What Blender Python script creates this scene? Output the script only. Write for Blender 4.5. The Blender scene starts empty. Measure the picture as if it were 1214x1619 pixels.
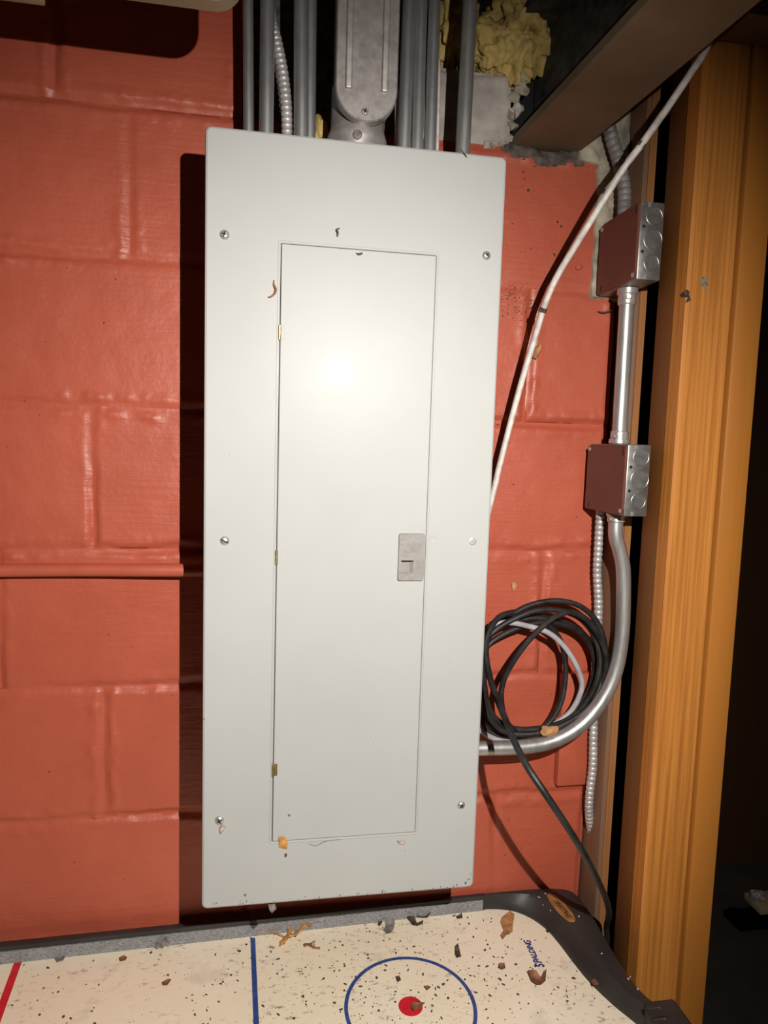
import bpy, bmesh, math, random
import numpy as np
from mathutils import Vector, Matrix, noise

random.seed(7)
scene = bpy.context.scene
COL = scene.collection
V = Vector

# ------------------------------------------------------------------ camera
RC = np.array([[0.985308, -0.167986, 0.030794],
               [0.013655, -0.102242, -0.994666],
               [0.170238, 0.980473, -0.098447]])
CAM = np.array([0.074518, -1.025684, 0.601314])
FPX = 1082.064
cd = bpy.data.cameras.new('camera'); cam = bpy.data.objects.new('camera', cd); COL.objects.link(cam)
cd.sensor_fit = 'HORIZONTAL'; cd.sensor_width = 36.0; cd.lens = FPX * 36.0 / 1214.0
cd.clip_start = 0.02
m = Matrix.Identity(4)
for r in range(3):
    m[r][0] = RC[0][r]; m[r][1] = -RC[1][r]; m[r][2] = -RC[2][r]; m[r][3] = CAM[r]
cam.matrix_world = m
scene.camera = cam

# ------------------------------------------------------------------ world, light, exposure
w = bpy.data.worlds.new('world'); scene.world = w; w.use_nodes = True
w.node_tree.nodes['Background'].inputs[0].default_value = (1.0, 0.8, 0.6, 1)
w.node_tree.nodes['Background'].inputs[1].default_value = 0.0015
LIGHT = V((0.250, -1.065, 0.780))
ld = bpy.data.lights.new('hand_flashlight', 'SPOT'); lo = bpy.data.objects.new('hand_flashlight', ld); COL.objects.link(lo)
ld.energy = 73; ld.color = (1.0, 0.95, 0.885); ld.shadow_soft_size = 0.0045
ld.spot_size = math.radians(112); ld.spot_blend = 1.0
lo.location = LIGHT
lo.rotation_euler = (V((0.16, -0.178, 0.37)) - LIGHT).to_track_quat('-Z', 'Y').to_euler()
vs = scene.view_settings
vs.view_transform = 'Standard'; vs.look = 'None'; vs.gamma = 1.0; vs.exposure = 0.0
vs.use_curve_mapping = False

FLOOR = -0.93
CEIL = 1.42
D = 0.178            # panel front stands this far off the block wall
PW, PH = 0.3626, 0.959

def at(u, v, Y):
    """world point seen at photo pixel (u, v) at depth plane Y"""
    d = RC.T @ np.array([(u - 607) / FPX, (v - 809.5) / FPX, 1.0])
    t = (Y - CAM[1]) / d[1]
    return V(CAM + t * d)
def atz(u, v, Z):
    d = RC.T @ np.array([(u - 607) / FPX, (v - 809.5) / FPX, 1.0])
    t = (Z - CAM[2]) / d[2]
    return V(CAM + t * d)
def atx(u, v, X):
    d = RC.T @ np.array([(u - 607) / FPX, (v - 809.5) / FPX, 1.0])
    t = (X - CAM[0]) / d[0]
    return V(CAM + t * d)

# ------------------------------------------------------------------ materials
def nodes_of(name):
    mt = bpy.data.materials.new(name); mt.use_nodes = True
    nt = mt.node_tree; return mt, nt, nt.nodes['Principled BSDF']
def N(nt, typ, **kw):
    n = nt.nodes.new(typ)
    for k, v in kw.items():
        if k in n.inputs.keys(): n.inputs[k].default_value = v
        else: setattr(n, k, v)
    return n
def coords(nt, scale=(1, 1, 1), rot=(0, 0, 0)):
    tc = N(nt, 'ShaderNodeTexCoord'); mp = N(nt, 'ShaderNodeMapping')
    mp.inputs['Scale'].default_value = scale; mp.inputs['Rotation'].default_value = rot
    nt.links.new(tc.outputs['Object'], mp.inputs['Vector']); return mp.outputs['Vector']
def noise_tex(nt, vec, scale, detail=4, rough=0.55):
    n = N(nt, 'ShaderNodeTexNoise'); n.inputs['Scale'].default_value = scale
    n.inputs['Detail'].default_value = detail; n.inputs['Roughness'].default_value = rough
    nt.links.new(vec, n.inputs['Vector']); return n.outputs['Fac']
def ramp(nt, fac, stops):
    r = N(nt, 'ShaderNodeValToRGB'); el = r.color_ramp.elements
    while len(el) < len(stops): el.new(0.5)
    for e, (p, c) in zip(el, stops):
        e.position = p; e.color = (*c, 1) if len(c) == 3 else c
    nt.links.new(fac, r.inputs['Fac']); return r.outputs['Color']
def mix(nt, fac, a, b, mode='MIX'):
    n = N(nt, 'ShaderNodeMix'); n.data_type = 'RGBA'; n.blend_type = mode
    for s, i in ((fac, 0), (a, 6), (b, 7)):
        if isinstance(s, (int, float)): n.inputs[i].default_value = s
        elif isinstance(s, tuple): n.inputs[i].default_value = (*s, 1)
        else: nt.links.new(s, n.inputs[i])
    return n.outputs[2]
def bump(nt, bsdf, height, strength, dist=0.002, prev=None):
    b = N(nt, 'ShaderNodeBump'); b.inputs['Strength'].default_value = strength; b.inputs['Distance'].default_value = dist
    nt.links.new(height, b.inputs['Height'])
    if prev is not None: nt.links.new(prev, b.inputs['Normal'])
    nt.links.new(b.outputs['Normal'], bsdf.inputs['Normal']); return b.outputs['Normal']
def simple(name, col, rough=0.6, metal=0.0, var=0.12, nscale=25, bstr=0.0, bscale=80, spec=0.5):
    mt, nt, b = nodes_of(name)
    vec = coords(nt); f = noise_tex(nt, vec, nscale, 5)
    lo_ = tuple(max(0, c * (1 - var * 1.6)) for c in col); hi = tuple(min(1, c * (1 + var)) for c in col)
    nt.links.new(ramp(nt, f, [(0.3, lo_), (0.7, hi)]), b.inputs['Base Color'])
    b.inputs['Roughness'].default_value = rough; b.inputs['Metallic'].default_value = metal
    b.inputs['Specular IOR Level'].default_value = spec
    if bstr: bump(nt, b, noise_tex(nt, vec, bscale, 5), bstr)
    return mt

def red_paint(name, seed=0.0):
    mt, nt, b = nodes_of(name)
    vec = coords(nt)
    f = noise_tex(nt, vec, 7, 6, 0.6)
    base = ramp(nt, f, [(0.25, (0.375, 0.076, 0.040)), (0.75, (0.455, 0.098, 0.055))])
    # dark dirt flecks
    v = N(nt, 'ShaderNodeTexVoronoi'); v.inputs['Scale'].default_value = 34; nt.links.new(vec, v.inputs['Vector'])
    fl = ramp(nt, v.outputs['Distance'], [(0.0, (1, 1, 1)), (0.035, (1, 1, 1)), (0.05, (0, 0, 0))])
    f2 = noise_tex(nt, vec, 6.0, 3)
    gate = ramp(nt, f2, [(0.56, (0, 0, 0)), (0.62, (1, 1, 1))])
    k = mix(nt, 1.0, fl, gate, 'MULTIPLY')
    base = mix(nt, k, base, (0.06, 0.012, 0.008))
    nt.links.new(base, b.inputs['Base Color'])
    b.inputs['Roughness'].default_value = 0.42
    b.inputs['Specular IOR Level'].default_value = 0.45
    vs_ = coords(nt, (9, 9, 150), (0, 0.1, 0))
    h1 = noise_tex(nt, vs_, 1.0, 3, 0.6)          # brush strokes
    h2 = noise_tex(nt, vec, 130, 4, 0.6)          # pebbly block face under the paint
    h3 = noise_tex(nt, vec, 22, 3, 0.5)
    n1 = bump(nt, b, h3, 0.35, 0.004)
    n2 = bump(nt, b, h1, 0.45, 0.0016, n1)
    bump(nt, b, h2, 0.42, 0.0012, n2)
    return mt

def wood(name, dark, light, rough=0.5, grain=1.0, dust=None):
    mt, nt, b = nodes_of(name)
    vec = coords(nt, (95, 95, 1.6)); f = noise_tex(nt, vec, 1.9, 7, 0.6)
    vec2 = coords(nt, (9, 9, 0.9)); f2 = noise_tex(nt, vec2, 1.0, 4, 0.5)
    c1 = ramp(nt, f, [(0.32, dark), (0.62, light)])
    c2 = ramp(nt, f2, [(0.3, tuple(c * 0.82 for c in light)), (0.7, light)])
    c = mix(nt, 0.5 * grain, c2, c1)
    if dust:
        f3 = noise_tex(nt, coords(nt), 5, 5, 0.6)
        c = mix(nt, ramp(nt, f3, [(0.4, (0, 0, 0)), (0.7, (0.8, 0.8, 0.8))]), c, dust)
    nt.links.new(c, b.inputs['Base Color'])
    b.inputs['Roughness'].default_value = rough
    bump(nt, b, f, 0.25 * grain, 0.0015)
    return mt

def galv(name, col=(0.55, 0.56, 0.57), rough=0.34, metal=0.92, streak=True):
    mt, nt, b = nodes_of(name)
    vec = coords(nt, (1, 1, 0.12) if streak else (1, 1, 1))
    f = noise_tex(nt, vec, 90, 5, 0.65); g = noise_tex(nt, coords(nt), 24, 4)
    c = ramp(nt, f, [(0.3, tuple(c * 0.72 for c in col)), (0.7, col)])
    c = mix(nt, ramp(nt, g, [(0.5, (0, 0, 0)), (0.75, (0.55, 0.55, 0.55))]), c, tuple(x * 0.5 for x in col))
    nt.links.new(c, b.inputs['Base Color']); b.inputs['Metallic'].default_value = metal
    r = N(nt, 'ShaderNodeMapRange'); r.inputs['To Min'].default_value = rough - 0.07; r.inputs['To Max'].default_value = rough + 0.13
    nt.links.new(f, r.inputs['Value']); nt.links.new(r.outputs['Result'], b.inputs['Roughness'])
    return mt

def panel_paint():
    mt, nt, b = nodes_of('grey_enamel')
    vec = coords(nt); f = noise_tex(nt, vec, 5, 4)
    c = ramp(nt, f, [(0.3, (0.375, 0.38, 0.37)), (0.7, (0.405, 0.41, 0.40))])
    v = N(nt, 'ShaderNodeTexVoronoi'); v.inputs['Scale'].default_value = 26; nt.links.new(vec, v.inputs['Vector'])
    sp = ramp(nt, v.outputs['Distance'], [(0.0, (1, 1, 1)), (0.012, (1, 1, 1)), (0.022, (0, 0, 0))])
    g = ramp(nt, noise_tex(nt, vec, 9, 2), [(0.62, (0, 0, 0)), (0.66, (1, 1, 1))])
    c = mix(nt, mix(nt, 1.0, sp, g, 'MULTIPLY'), c, (0.1, 0.09, 0.08))
    nt.links.new(c, b.inputs['Base Color'])
    b.inputs['Roughness'].default_value = 0.40
    b.inputs['Specular IOR Level'].default_value = 0.10
    b.inputs['Coat Weight'].default_value = 0.10; b.inputs['Coat Roughness'].default_value = 0.05
    bump(nt, b, noise_tex(nt, vec, 380, 2), 0.05, 0.0006)
    return mt

def table_top_mat():
    mt, nt, b = nodes_of('dusty_cream_laminate')
    vec = coords(nt)
    f = noise_tex(nt, vec, 3.2, 5, 0.6)
    c = ramp(nt, f, [(0.3, (0.83, 0.72, 0.54)), (0.65, (0.91, 0.81, 0.64))])
    g = noise_tex(nt, coords(nt, (75, 150, 75)), 1.0, 6, 0.75)
    h = noise_tex(nt, vec, 7.5, 3, 0.5)
    fine = ramp(nt, g, [(0.56, (0, 0, 0)), (0.64, (1, 1, 1))])
    area = ramp(nt, h, [(0.43, (0, 0, 0)), (0.62, (1, 1, 1))])
    c = mix(nt, mix(nt, 1.0, fine, area, 'MULTIPLY'), c, (0.13, 0.105, 0.075))
    area2 = ramp(nt, noise_tex(nt, vec, 13, 4, 0.6), [(0.6, (0, 0, 0)), (0.8, (0.5, 0.5, 0.5))])
    c = mix(nt, area2, c, (0.36, 0.29, 0.2))
    nt.links.new(c, b.inputs['Base Color'])
    b.inputs['Roughness'].default_value = 0.36
    bump(nt, b, g, 0.12, 0.0008)
    return mt

def speckle_grey():
    mt, nt, b = nodes_of('grey_speckled_rubber')
    f = noise_tex(nt, coords(nt, (60, 160, 160)), 4, 4, 0.7)
    nt.links.new(ramp(nt, f, [(0.35, (0.13, 0.13, 0.135)), (0.62, (0.33, 0.33, 0.34))]), b.inputs['Base Color'])
    b.inputs['Roughness'].default_value = 0.7; bump(nt, b, f, 0.4, 0.001)
    return mt

def fluffy():
    mt, nt, b = nodes_of('yellow_glass_wool')
    vec = coords(nt); f = noise_tex(nt, vec, 40, 8, 0.75); g = noise_tex(nt, vec, 9, 4)
    c = mix(nt, 0.5, ramp(nt, f, [(0.3, (0.3, 0.2, 0.05)), (0.7, (0.85, 0.63, 0.22))]),
            ramp(nt, g, [(0.3, (0.3, 0.2, 0.055)), (0.65, (0.85, 0.64, 0.25))]))
    nt.links.new(c, b.inputs['Base Color']); b.inputs['Roughness'].default_value = 0.95
    b.inputs['Specular IOR Level'].default_value = 0.1
    bump(nt, b, f, 0.9, 0.006); return mt

M = {}
M['red'] = red_paint('brick_red_masonry_paint')
M['red_smooth'] = simple('brick_red_gloss_paint', (0.435, 0.094, 0.051), 0.4, var=0.07, bstr=0.15, bscale=120)
M['concrete'] = simple('bare_grey_concrete', (0.44, 0.40, 0.36), 0.9, var=0.3, nscale=18, bstr=0.8, bscale=60, spec=0.2)
M['mortar'] = simple('pale_crumbled_mortar', (0.42, 0.37, 0.28), 0.9, var=0.35, nscale=30, bstr=0.9, bscale=70, spec=0.2)
M['dirt_shade_mortar'] = simple('dirty_shaded_mortar', (0.12, 0.1, 0.085), 0.95, var=0.4, nscale=60, bstr=1.0, bscale=90, spec=0.1)
M['enamel'] = panel_paint()
M['box_paint'] = simple('grey_box_paint', (0.3, 0.3, 0.29), 0.5, var=0.1)
M['latch'] = simple('grey_latch_plastic', (0.25, 0.235, 0.22), 0.42, var=0.1, nscale=90, bstr=0.25, bscale=220)
M['brass'] = simple('dull_brass', (0.45, 0.36, 0.18), 0.35, metal=0.85, var=0.3, nscale=150)
M['steel'] = galv('bright_zinc', (0.68, 0.66, 0.63), 0.3, 0.7, False)
M['emt'] = galv('galvanised_conduit', (0.60, 0.60, 0.59), 0.36, 0.78)
M['emt_dull'] = galv('dull_galvanised_conduit', (0.50, 0.51, 0.51), 0.40, 0.78)
M['cast'] = galv('cast_aluminium', (0.50, 0.46, 0.44), 0.42, 0.6, False)
M['boxsteel'] = galv('galvanised_box_steel', (0.36, 0.345, 0.33), 0.38, 0.8, False)
M['boxcover'] = simple('brown_primer', (0.135, 0.05, 0.037), 0.5, var=0.1, nscale=12, bstr=0.12)
M['flex'] = galv('armoured_cable_steel', (0.62, 0.60, 0.59), 0.42, 0.5, False)
M['flex_dull'] = simple('dusty_grey_flex', (0.26, 0.25, 0.235), 0.6, metal=0.25, var=0.25, nscale=60)
M['white_cable'] = simple('white_cable_jacket', (0.62, 0.56, 0.52), 0.5, var=0.22, nscale=70, bstr=0.2)
M['grey_cable'] = simple('grey_cable_jacket', (0.36, 0.345, 0.37), 0.5, var=0.15, nscale=60)
M['black_cable'] = simple('black_rubber_jacket', (0.018, 0.017, 0.017), 0.5, var=0.5, nscale=50, bstr=0.2, spec=0.35)
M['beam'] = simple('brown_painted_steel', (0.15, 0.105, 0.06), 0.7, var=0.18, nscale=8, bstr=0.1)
M['beam_shade'] = simple('shade_black_beam', (0.05, 0.043, 0.037), 0.9, var=0.5, nscale=50, bstr=0.7)
M['wool'] = fluffy()
M['post'] = wood('orange_stained_pine', (0.27, 0.078, 0.009), (0.60, 0.235, 0.045), 0.5, 1.3)
M['casing'] = wood('orange_stained_casing', (0.38, 0.13, 0.018), (0.48, 0.18, 0.03), 0.45, 0.35)
M['jamb'] = wood('brown_stained_jamb', (0.12, 0.042, 0.010), (0.18, 0.066, 0.015), 0.5, 0.5)
M['cornerwood'] = wood('weathered_corner_board', (0.15, 0.07, 0.035), (0.24, 0.11, 0.05), 0.7, 0.5, (0.14, 0.10, 0.08))
M['sawn'] = wood('rough_sawn_edge', (0.20, 0.075, 0.02), (0.34, 0.14, 0.04), 0.8, 1.0)
M['brown_board'] = wood('dusty_brown_board', (0.16, 0.11, 0.06), (0.24, 0.17, 0.1), 0.8, 0.5)
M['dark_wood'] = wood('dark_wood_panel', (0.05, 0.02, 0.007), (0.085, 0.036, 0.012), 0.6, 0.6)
M['joist'] = wood('old_joist', (0.10, 0.06, 0.03), (0.17, 0.1, 0.05), 0.85, 0.6)
M['floor'] = simple('basement_concrete', (0.045, 0.034, 0.028), 0.9, var=0.25, nscale=6, bstr=0.3)
M['plain'] = simple('dim_basement_wall', (0.12, 0.08, 0.06), 0.9, var=0.2, nscale=4, bstr=0.2)
M['tabletop'] = table_top_mat()
M['rail'] = simple('black_moulded_plastic', (0.030, 0.027, 0.026), 0.5, var=0.25, nscale=10, bstr=0.12, bscale=180)
M['bumper'] = speckle_grey()
M['blue'] = simple('blue_line_ink', (0.035, 0.075, 0.27), 0.4, var=0.2, nscale=120)
M['navy'] = simple('navy_ink', (0.03, 0.04, 0.2), 0.4, var=0.1, nscale=80)
M['redink'] = simple('red_line_ink', (0.62, 0.018, 0.03), 0.4, var=0.12, nscale=90)
M['knotgrey'] = simple('greyish_stain', (0.26, 0.19, 0.12), 0.8, var=0.4, nscale=200)
M['gold'] = simple('tarnished_gold_badge', (0.40, 0.2, 0.06), 0.5, metal=0.25, var=0.3, nscale=70)
M['badge_ink'] = simple('dark_badge_lettering', (0.09, 0.045, 0.015), 0.6)
M['leaf_tan'] = simple('dry_tan_leaf', (0.45, 0.22, 0.09), 0.7, var=0.3, nscale=90, bstr=0.4)
M['leaf_brown'] = simple('dry_brown_leaf', (0.26, 0.11, 0.055), 0.7, var=0.35, nscale=90, bstr=0.4)
M['leaf_orange'] = simple('dry_orange_leaf', (0.50, 0.24, 0.07), 0.7, var=0.3, nscale=120, bstr=0.4)
M['dustball'] = simple('grey_dust', (0.22, 0.2, 0.19), 0.95, var=0.4, nscale=120, bstr=0.8)
M['lint'] = simple('pinkish_lint', (0.42, 0.33, 0.29), 0.95, var=0.3, nscale=150, bstr=0.6)
M['crumb'] = simple('dark_crumbs', (0.075, 0.05, 0.034), 0.85, var=0.6, nscale=200)
M['paint_chip'] = simple('pale_specks', (0.6, 0.52, 0.45), 0.7, var=0.2)
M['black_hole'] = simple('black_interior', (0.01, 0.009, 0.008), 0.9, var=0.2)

# ------------------------------------------------------------------ object helpers
ORG = {}
def link(name, me, mat, parent=None, sharp=35):
    o = bpy.data.objects.new(name, me); COL.objects.link(o)
    if mat is not None: me.materials.append(M[mat] if isinstance(mat, str) else mat)
    org = V((0, 0, 0))
    if parent is not None:
        org = ORG[parent.name]; o.parent = parent
        me.transform(Matrix.Translation(-org))
    ORG[o.name] = org
    if sharp:
        for p in me.polygons: p.use_smooth = True
        me.set_sharp_from_angle(angle=math.radians(sharp))
    return o
def obj(name, bm, mat, parent=None, sharp=35):
    bmesh.ops.recalc_face_normals(bm, faces=bm.faces)
    me = bpy.data.meshes.new(name); bm.to_mesh(me); bm.free()
    return link(name, me, mat, parent, sharp)
def tag(o, label, cat, group=None, kind=None):
    if label: o['label'] = label
    if cat: o['category'] = cat
    if group: o['group'] = group
    if kind: o['kind'] = kind
    return o
def thing(name, loc, label, cat, group=None):
    o = bpy.data.objects.new(name, None); COL.objects.link(o); o.location = loc
    o.empty_display_size = 0.02
    ORG[o.name] = V(loc); return tag(o, label, cat, group)
def rebase(o, loc):
    """move a single-mesh thing's origin to its own place"""
    loc = V(loc); o.data.transform(Matrix.Translation(-loc)); o.location = loc; ORG[o.name] = loc
    return o
def struct(o): o['kind'] = 'structure'; return o

def box(bm, a, b, bev=0.0, seg=2):
    a, b = V(a), V(b); c = (a + b) / 2; s = b - a
    r = bmesh.ops.create_cube(bm, size=1.0, matrix=Matrix.Translation(c) @ Matrix.Diagonal((abs(s.x), abs(s.y), abs(s.z), 1)))
    if bev:
        es = list({e for v in r['verts'] for e in v.link_edges})
        bmesh.ops.bevel(bm, geom=es, offset=bev, segments=seg, affect='EDGES', profile=0.5)
    return bm
def B(a, b, bev=0.0, seg=2): return box(bmesh.new(), a, b, bev, seg)

def catmull(pts, n=8, closed=False):
    pts = [V(p) for p in pts]; out = []; L = len(pts)
    rng = range(L if closed else L - 1)
    for i in rng:
        if closed: p0, p1, p2, p3 = pts[i - 1], pts[i], pts[(i + 1) % L], pts[(i + 2) % L]
        else: p0, p1, p2, p3 = pts[max(i - 1, 0)], pts[i], pts[i + 1], pts[min(i + 2, L - 1)]
        for k in range(n):
            t = k / n
            out.append(0.5 * ((2 * p1) + (p2 - p0) * t + (2 * p0 - 5 * p1 + 4 * p2 - p3) * t * t + (3 * p1 - p0 - 3 * p2 + p3) * t ** 3))
    if not closed: out.append(pts[-1].copy())
    return out
def resample(pts, step):
    d = [0.0]
    for a, b in zip(pts, pts[1:]): d.append(d[-1] + (b - a).length)
    n = max(2, int(d[-1] / step)); out = []; j = 0
    for i in range(n + 1):
        s = d[-1] * i / n
        while j < len(d) - 2 and d[j + 1] < s: j += 1
        t = (s - d[j]) / max(1e-9, d[j + 1] - d[j]); out.append(pts[j].lerp(pts[j + 1], min(max(t, 0), 1)))
    return out
def tube(bm, pts, rad, seg=12, cap=True, sx=1.0, sy=1.0):
    """sweep; rad is a number or f(i, n)"""
    pts = [V(p) for p in pts]; n = len(pts); T = []
    for i in range(n):
        T.append((pts[min(i + 1, n - 1)] - pts[max(i - 1, 0)]).normalized())
    up = V((0, -1, 0)) if abs(T[0].y) < 0.9 else V((1, 0, 0))
    nrm = (up - T[0] * up.dot(T[0])).normalized(); rings = []
    for i in range(n):
        if i:
            q = T[i - 1].rotation_difference(T[i]); nrm = (q @ nrm); nrm = (nrm - T[i] * nrm.dot(T[i])).normalized()
        bn = T[i].cross(nrm); r = rad(i, n) if callable(rad) else rad
        rings.append([bm.verts.new(pts[i] + nrm * (r * sx * math.cos(a)) + bn * (r * sy * math.sin(a)))
                      for a in (2 * math.pi * k / seg for k in range(seg))])
    for a, b in zip(rings, rings[1:]):
        for k in range(seg):
            bm.faces.new((a[k], a[(k + 1) % seg], b[(k + 1) % seg], b[k]))
    if cap:
        bm.faces.new(rings[0][::-1]); bm.faces.new(rings[-1])
    return bm
def lathe(bm, base, axis, prof, seg=20):
    """prof: list of (r, h) along axis from base"""
    base, axis = V(base), V(axis).normalized()
    up = V((0, 0, 1)) if abs(axis.z) < 0.9 else V((1, 0, 0))
    n = (up - axis * up.dot(axis)).normalized(); b = axis.cross(n); rings = []
    for r, h in prof:
        if r < 1e-7: rings.append([bm.verts.new(base + axis * h)])
        else: rings.append([bm.verts.new(base + axis * h + n * (r * math.cos(2 * math.pi * k / seg)) + b * (r * math.sin(2 * math.pi * k / seg))) for k in range(seg)])
    for p, q in zip(rings, rings[1:]):
        for k in range(seg):
            k2 = (k + 1) % seg
            if len(p) == 1 and len(q) == 1: continue
            if len(p) == 1: bm.faces.new((p[0], q[k], q[k2]))
            elif len(q) == 1: bm.faces.new((p[k], p[k2], q[0]))
            else: bm.faces.new((p[k], p[k2], q[k2], q[k]))
    if len(rings[0]) > 1: bm.faces.new(rings[0][::-1])
    if len(rings[-1]) > 1: bm.faces.new(rings[-1])
    return bm
def rrect(x0, x1, z0, z1, r, k=5):
    """rounded rectangle points in XZ, counter-clockwise"""
    out = []
    for cx, cz, a0 in ((x1 - r, z1 - r, 0), (x0 + r, z1 - r, 90), (x0 + r, z0 + r, 180), (x1 - r, z0 + r, 270)):
        for i in range(k + 1):
            a = math.radians(a0 + 90 * i / k); out.append((cx + r * math.cos(a), cz + r * math.sin(a)))
    return out
def loft(bm, loops, cap0=False, cap1=False):
    """loops: list of lists of 3-D points of equal length"""
    R = [[bm.verts.new(p) for p in lp] for lp in loops]
    for a, b in zip(R, R[1:]):
        n = len(a)
        for k in range(n): bm.faces.new((a[k], a[(k + 1) % n], b[(k + 1) % n], b[k]))
    if cap0: bm.faces.new(R[0][::-1])
    if cap1: bm.faces.new(R[-1])
    return bm
def xz(loop, Y): return [(x, Y, z) for x, z in loop]
def prism(poly, z0, z1, bev=0.0):
    """polygon in XY extruded z0..z1"""
    bm = bmesh.new(); loft(bm, [[(x, y, z0) for x, y in poly], [(x, y, z1) for x, y in poly]], True, True)
    if bev:
        es = [e for e in bm.edges if all(abs(v.co.z - z1) < 1e-6 for v in e.verts)]
        bmesh.ops.bevel(bm, geom=es, offset=bev, segments=2, affect='EDGES', profile=0.5)
    return bm
def lump(bm, c, r, amp=0.35, sub=2, sc=(1, 1, 1), freq=None, seed=0):
    c = V(c); res = bmesh.ops.create_icosphere(bm, subdivisions=sub, radius=1.0)
    f = freq or 1.6
    for v in res['verts']:
        d = v.co.normalized(); k = 1 + amp * noise.noise(d * f + V((seed, seed * 1.7, -seed)))
        v.co = c + V((d.x * sc[0], d.y * sc[1], d.z * sc[2])) * (r * k)
    return bm

# ------------------------------------------------------------------ the setting
Z0 = 1.0489; CH = 0.2032; BL = 0.4064
WX0, WX1 = -0.95, 0.612
wall = struct(obj('wall_back', B((WX0, 0.014, FLOOR), (WX1 - 0.004, 0.2, 1.047)), 'red', None, 0))
def block(x0, x1, z0, z1, mat, fine):
    st = 0.0036 if fine else 0.03
    nx = max(3, int((x1 - x0) / st)); nz = max(3, int((z1 - z0) / st)); bm = bmesh.new(); g = []
    def sm(t): t = min(max(t, 0.0), 1.0); return t * t * (3 - 2 * t)
    nn = noise.noise
    for i in range(nx + 1):
        row = []
        x = x0 + (x1 - x0) * i / nx
        for j in range(nz + 1):
            z = z0 + (z1 - z0) * j / nz
            y = -0.0009 * nn(V((x * 9, z * 9, 0.5))) - 0.0005 * nn(V((x * 38, z * 38, 7.5)))
            ex = min(x - x0, x1 - x); ez = min(z - z0, z1 - z)
            if fine and min(ex, ez) < 0.05:
                wob = 0.0045 * nn(V((x * 13, z * 13, 3.1))) + 0.002 * nn(V((x * 50, z * 50, 1.1)))
                best_g = 0.0; best_b = 0.0
                for e, sg, s in ((x - x0, 1, 1.0), (x1 - x, -1, 1.0), (z - z0, 1, 5.0), (z1 - z, -1, 5.0)):
                    if e > 0.05: continue
                    ee = e + sg * wob
                    fill = 0.66 + 1.3 * nn(V((x * 5.5 + s, z * 5.5, s)))
                    amp = 0.0048 * min(max(fill, 0.2), 1.2)
                    best_g = max(best_g, amp * (1 - sm((ee - 0.0022) / 0.0075)))
                    lumpy = max(0.0, nn(V((x * 42, z * 42, s * 2.0))) + 0.25) * 0.7 + max(0.0, nn(V((x * 100, z * 100, s))) + 0.1) * 0.5
                    where = min(max(0.45 + 2.4 * nn(V((x * 5, z * 5, 9 + s))), 0.05), 1.0)
                    best_b = max(best_b, 0.0046 * lumpy * where * math.exp(-((ee - 0.0135) / 0.007) ** 2))
                y += best_g - best_b
            row.append(bm.verts.new((x, y, z)))
        g.append(row)
    for i in range(nx):
        for j in range(nz): bm.faces.new((g[i][j], g[i + 1][j], g[i + 1][j + 1], g[i][j + 1]))
    be = [e for e in bm.edges if e.is_boundary]
    r = bmesh.ops.extrude_edge_only(bm, edges=be)
    for v in r['geom']:
        if isinstance(v, bmesh.types.BMVert): v.co.y = 0.016
    return obj('block', bm, mat, wall, 60)
joints = {0: -0.116, 1: 0.472, 2: -0.169, 3: 0.517, 4: -0.156, 5: 0.05}
for c in range(0, 10):
    zt = Z0 - CH * c; zb = max(zt - CH, FLOOR)
    jx = joints.get(c, -0.16 if c % 2 == 0 else 0.05)
    xs = sorted({round(jx + BL * k, 4) for k in range(-6, 6)})
    xs = [WX0] + [x for x in xs if WX0 + 0.03 < x < WX1 - 0.03] + [WX1]
    for a, b in zip(xs, xs[1:]):
        if a > -0.02 and b < PW - 0.02 and c < 5: fine = False
        else: fine = c <= 6 and b > -0.5
        block(a, b, zb, zt, 'red', fine)
# course above: painted on the left, bare on the right, pocket for the beam
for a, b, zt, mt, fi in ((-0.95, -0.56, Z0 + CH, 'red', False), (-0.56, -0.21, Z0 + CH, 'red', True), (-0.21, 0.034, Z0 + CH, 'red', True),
                         (0.034, 0.292, Z0 + CH, 'dirt_shade_mortar', True), (0.292, 0.425, 1.150, 'concrete', True)):  # dark middle block: shadow behind the conduits painted into the wall
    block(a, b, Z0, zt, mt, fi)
# sill on the left part of the wall
struct(obj('trim_1', B((WX0, 0.0, Z0 + CH), (0.292, 0.19, CEIL - 0.03), 0.002), 'joist'))
# crumbling pale mortar right of the beam pocket, down to the upper junction box
bm = bmesh.new()
nx, nz = 24, 80; g = []
for i in range(nx + 1):
    row = []
    for j in range(nz + 1):
        z = 0.835 + (1.16 - 0.835) * j / nz
        left = 0.532 - 0.010 * noise.noise(V((0, z * 30, 2))) if z > 1.035 else 0.566 - (0.012 * noise.noise(V((0, z * 45, 6))) if z > 0.955 else 0) - 0.004 * noise.noise(V((0, z * 30, 2)))
        x = left + (WX1 + 0.003 - left) * i / nx
        y = -0.004 - 0.007 * abs(noise.noise(V((x * 35, z * 28, 1)))) - 0.004 * noise.noise(V((x * 90, z * 70, 4)))
        if i == 0 or j == 0: y = 0.004
        row.append(bm.verts.new((x, y, z)))
    g.append(row)
for i in range(nx):
    for j in range(nz): bm.faces.new((g[i][j], g[i + 1][j], g[i + 1][j + 1], g[i][j + 1]))
obj('mortar_patch', bm, 'mortar', wall, 50)
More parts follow.
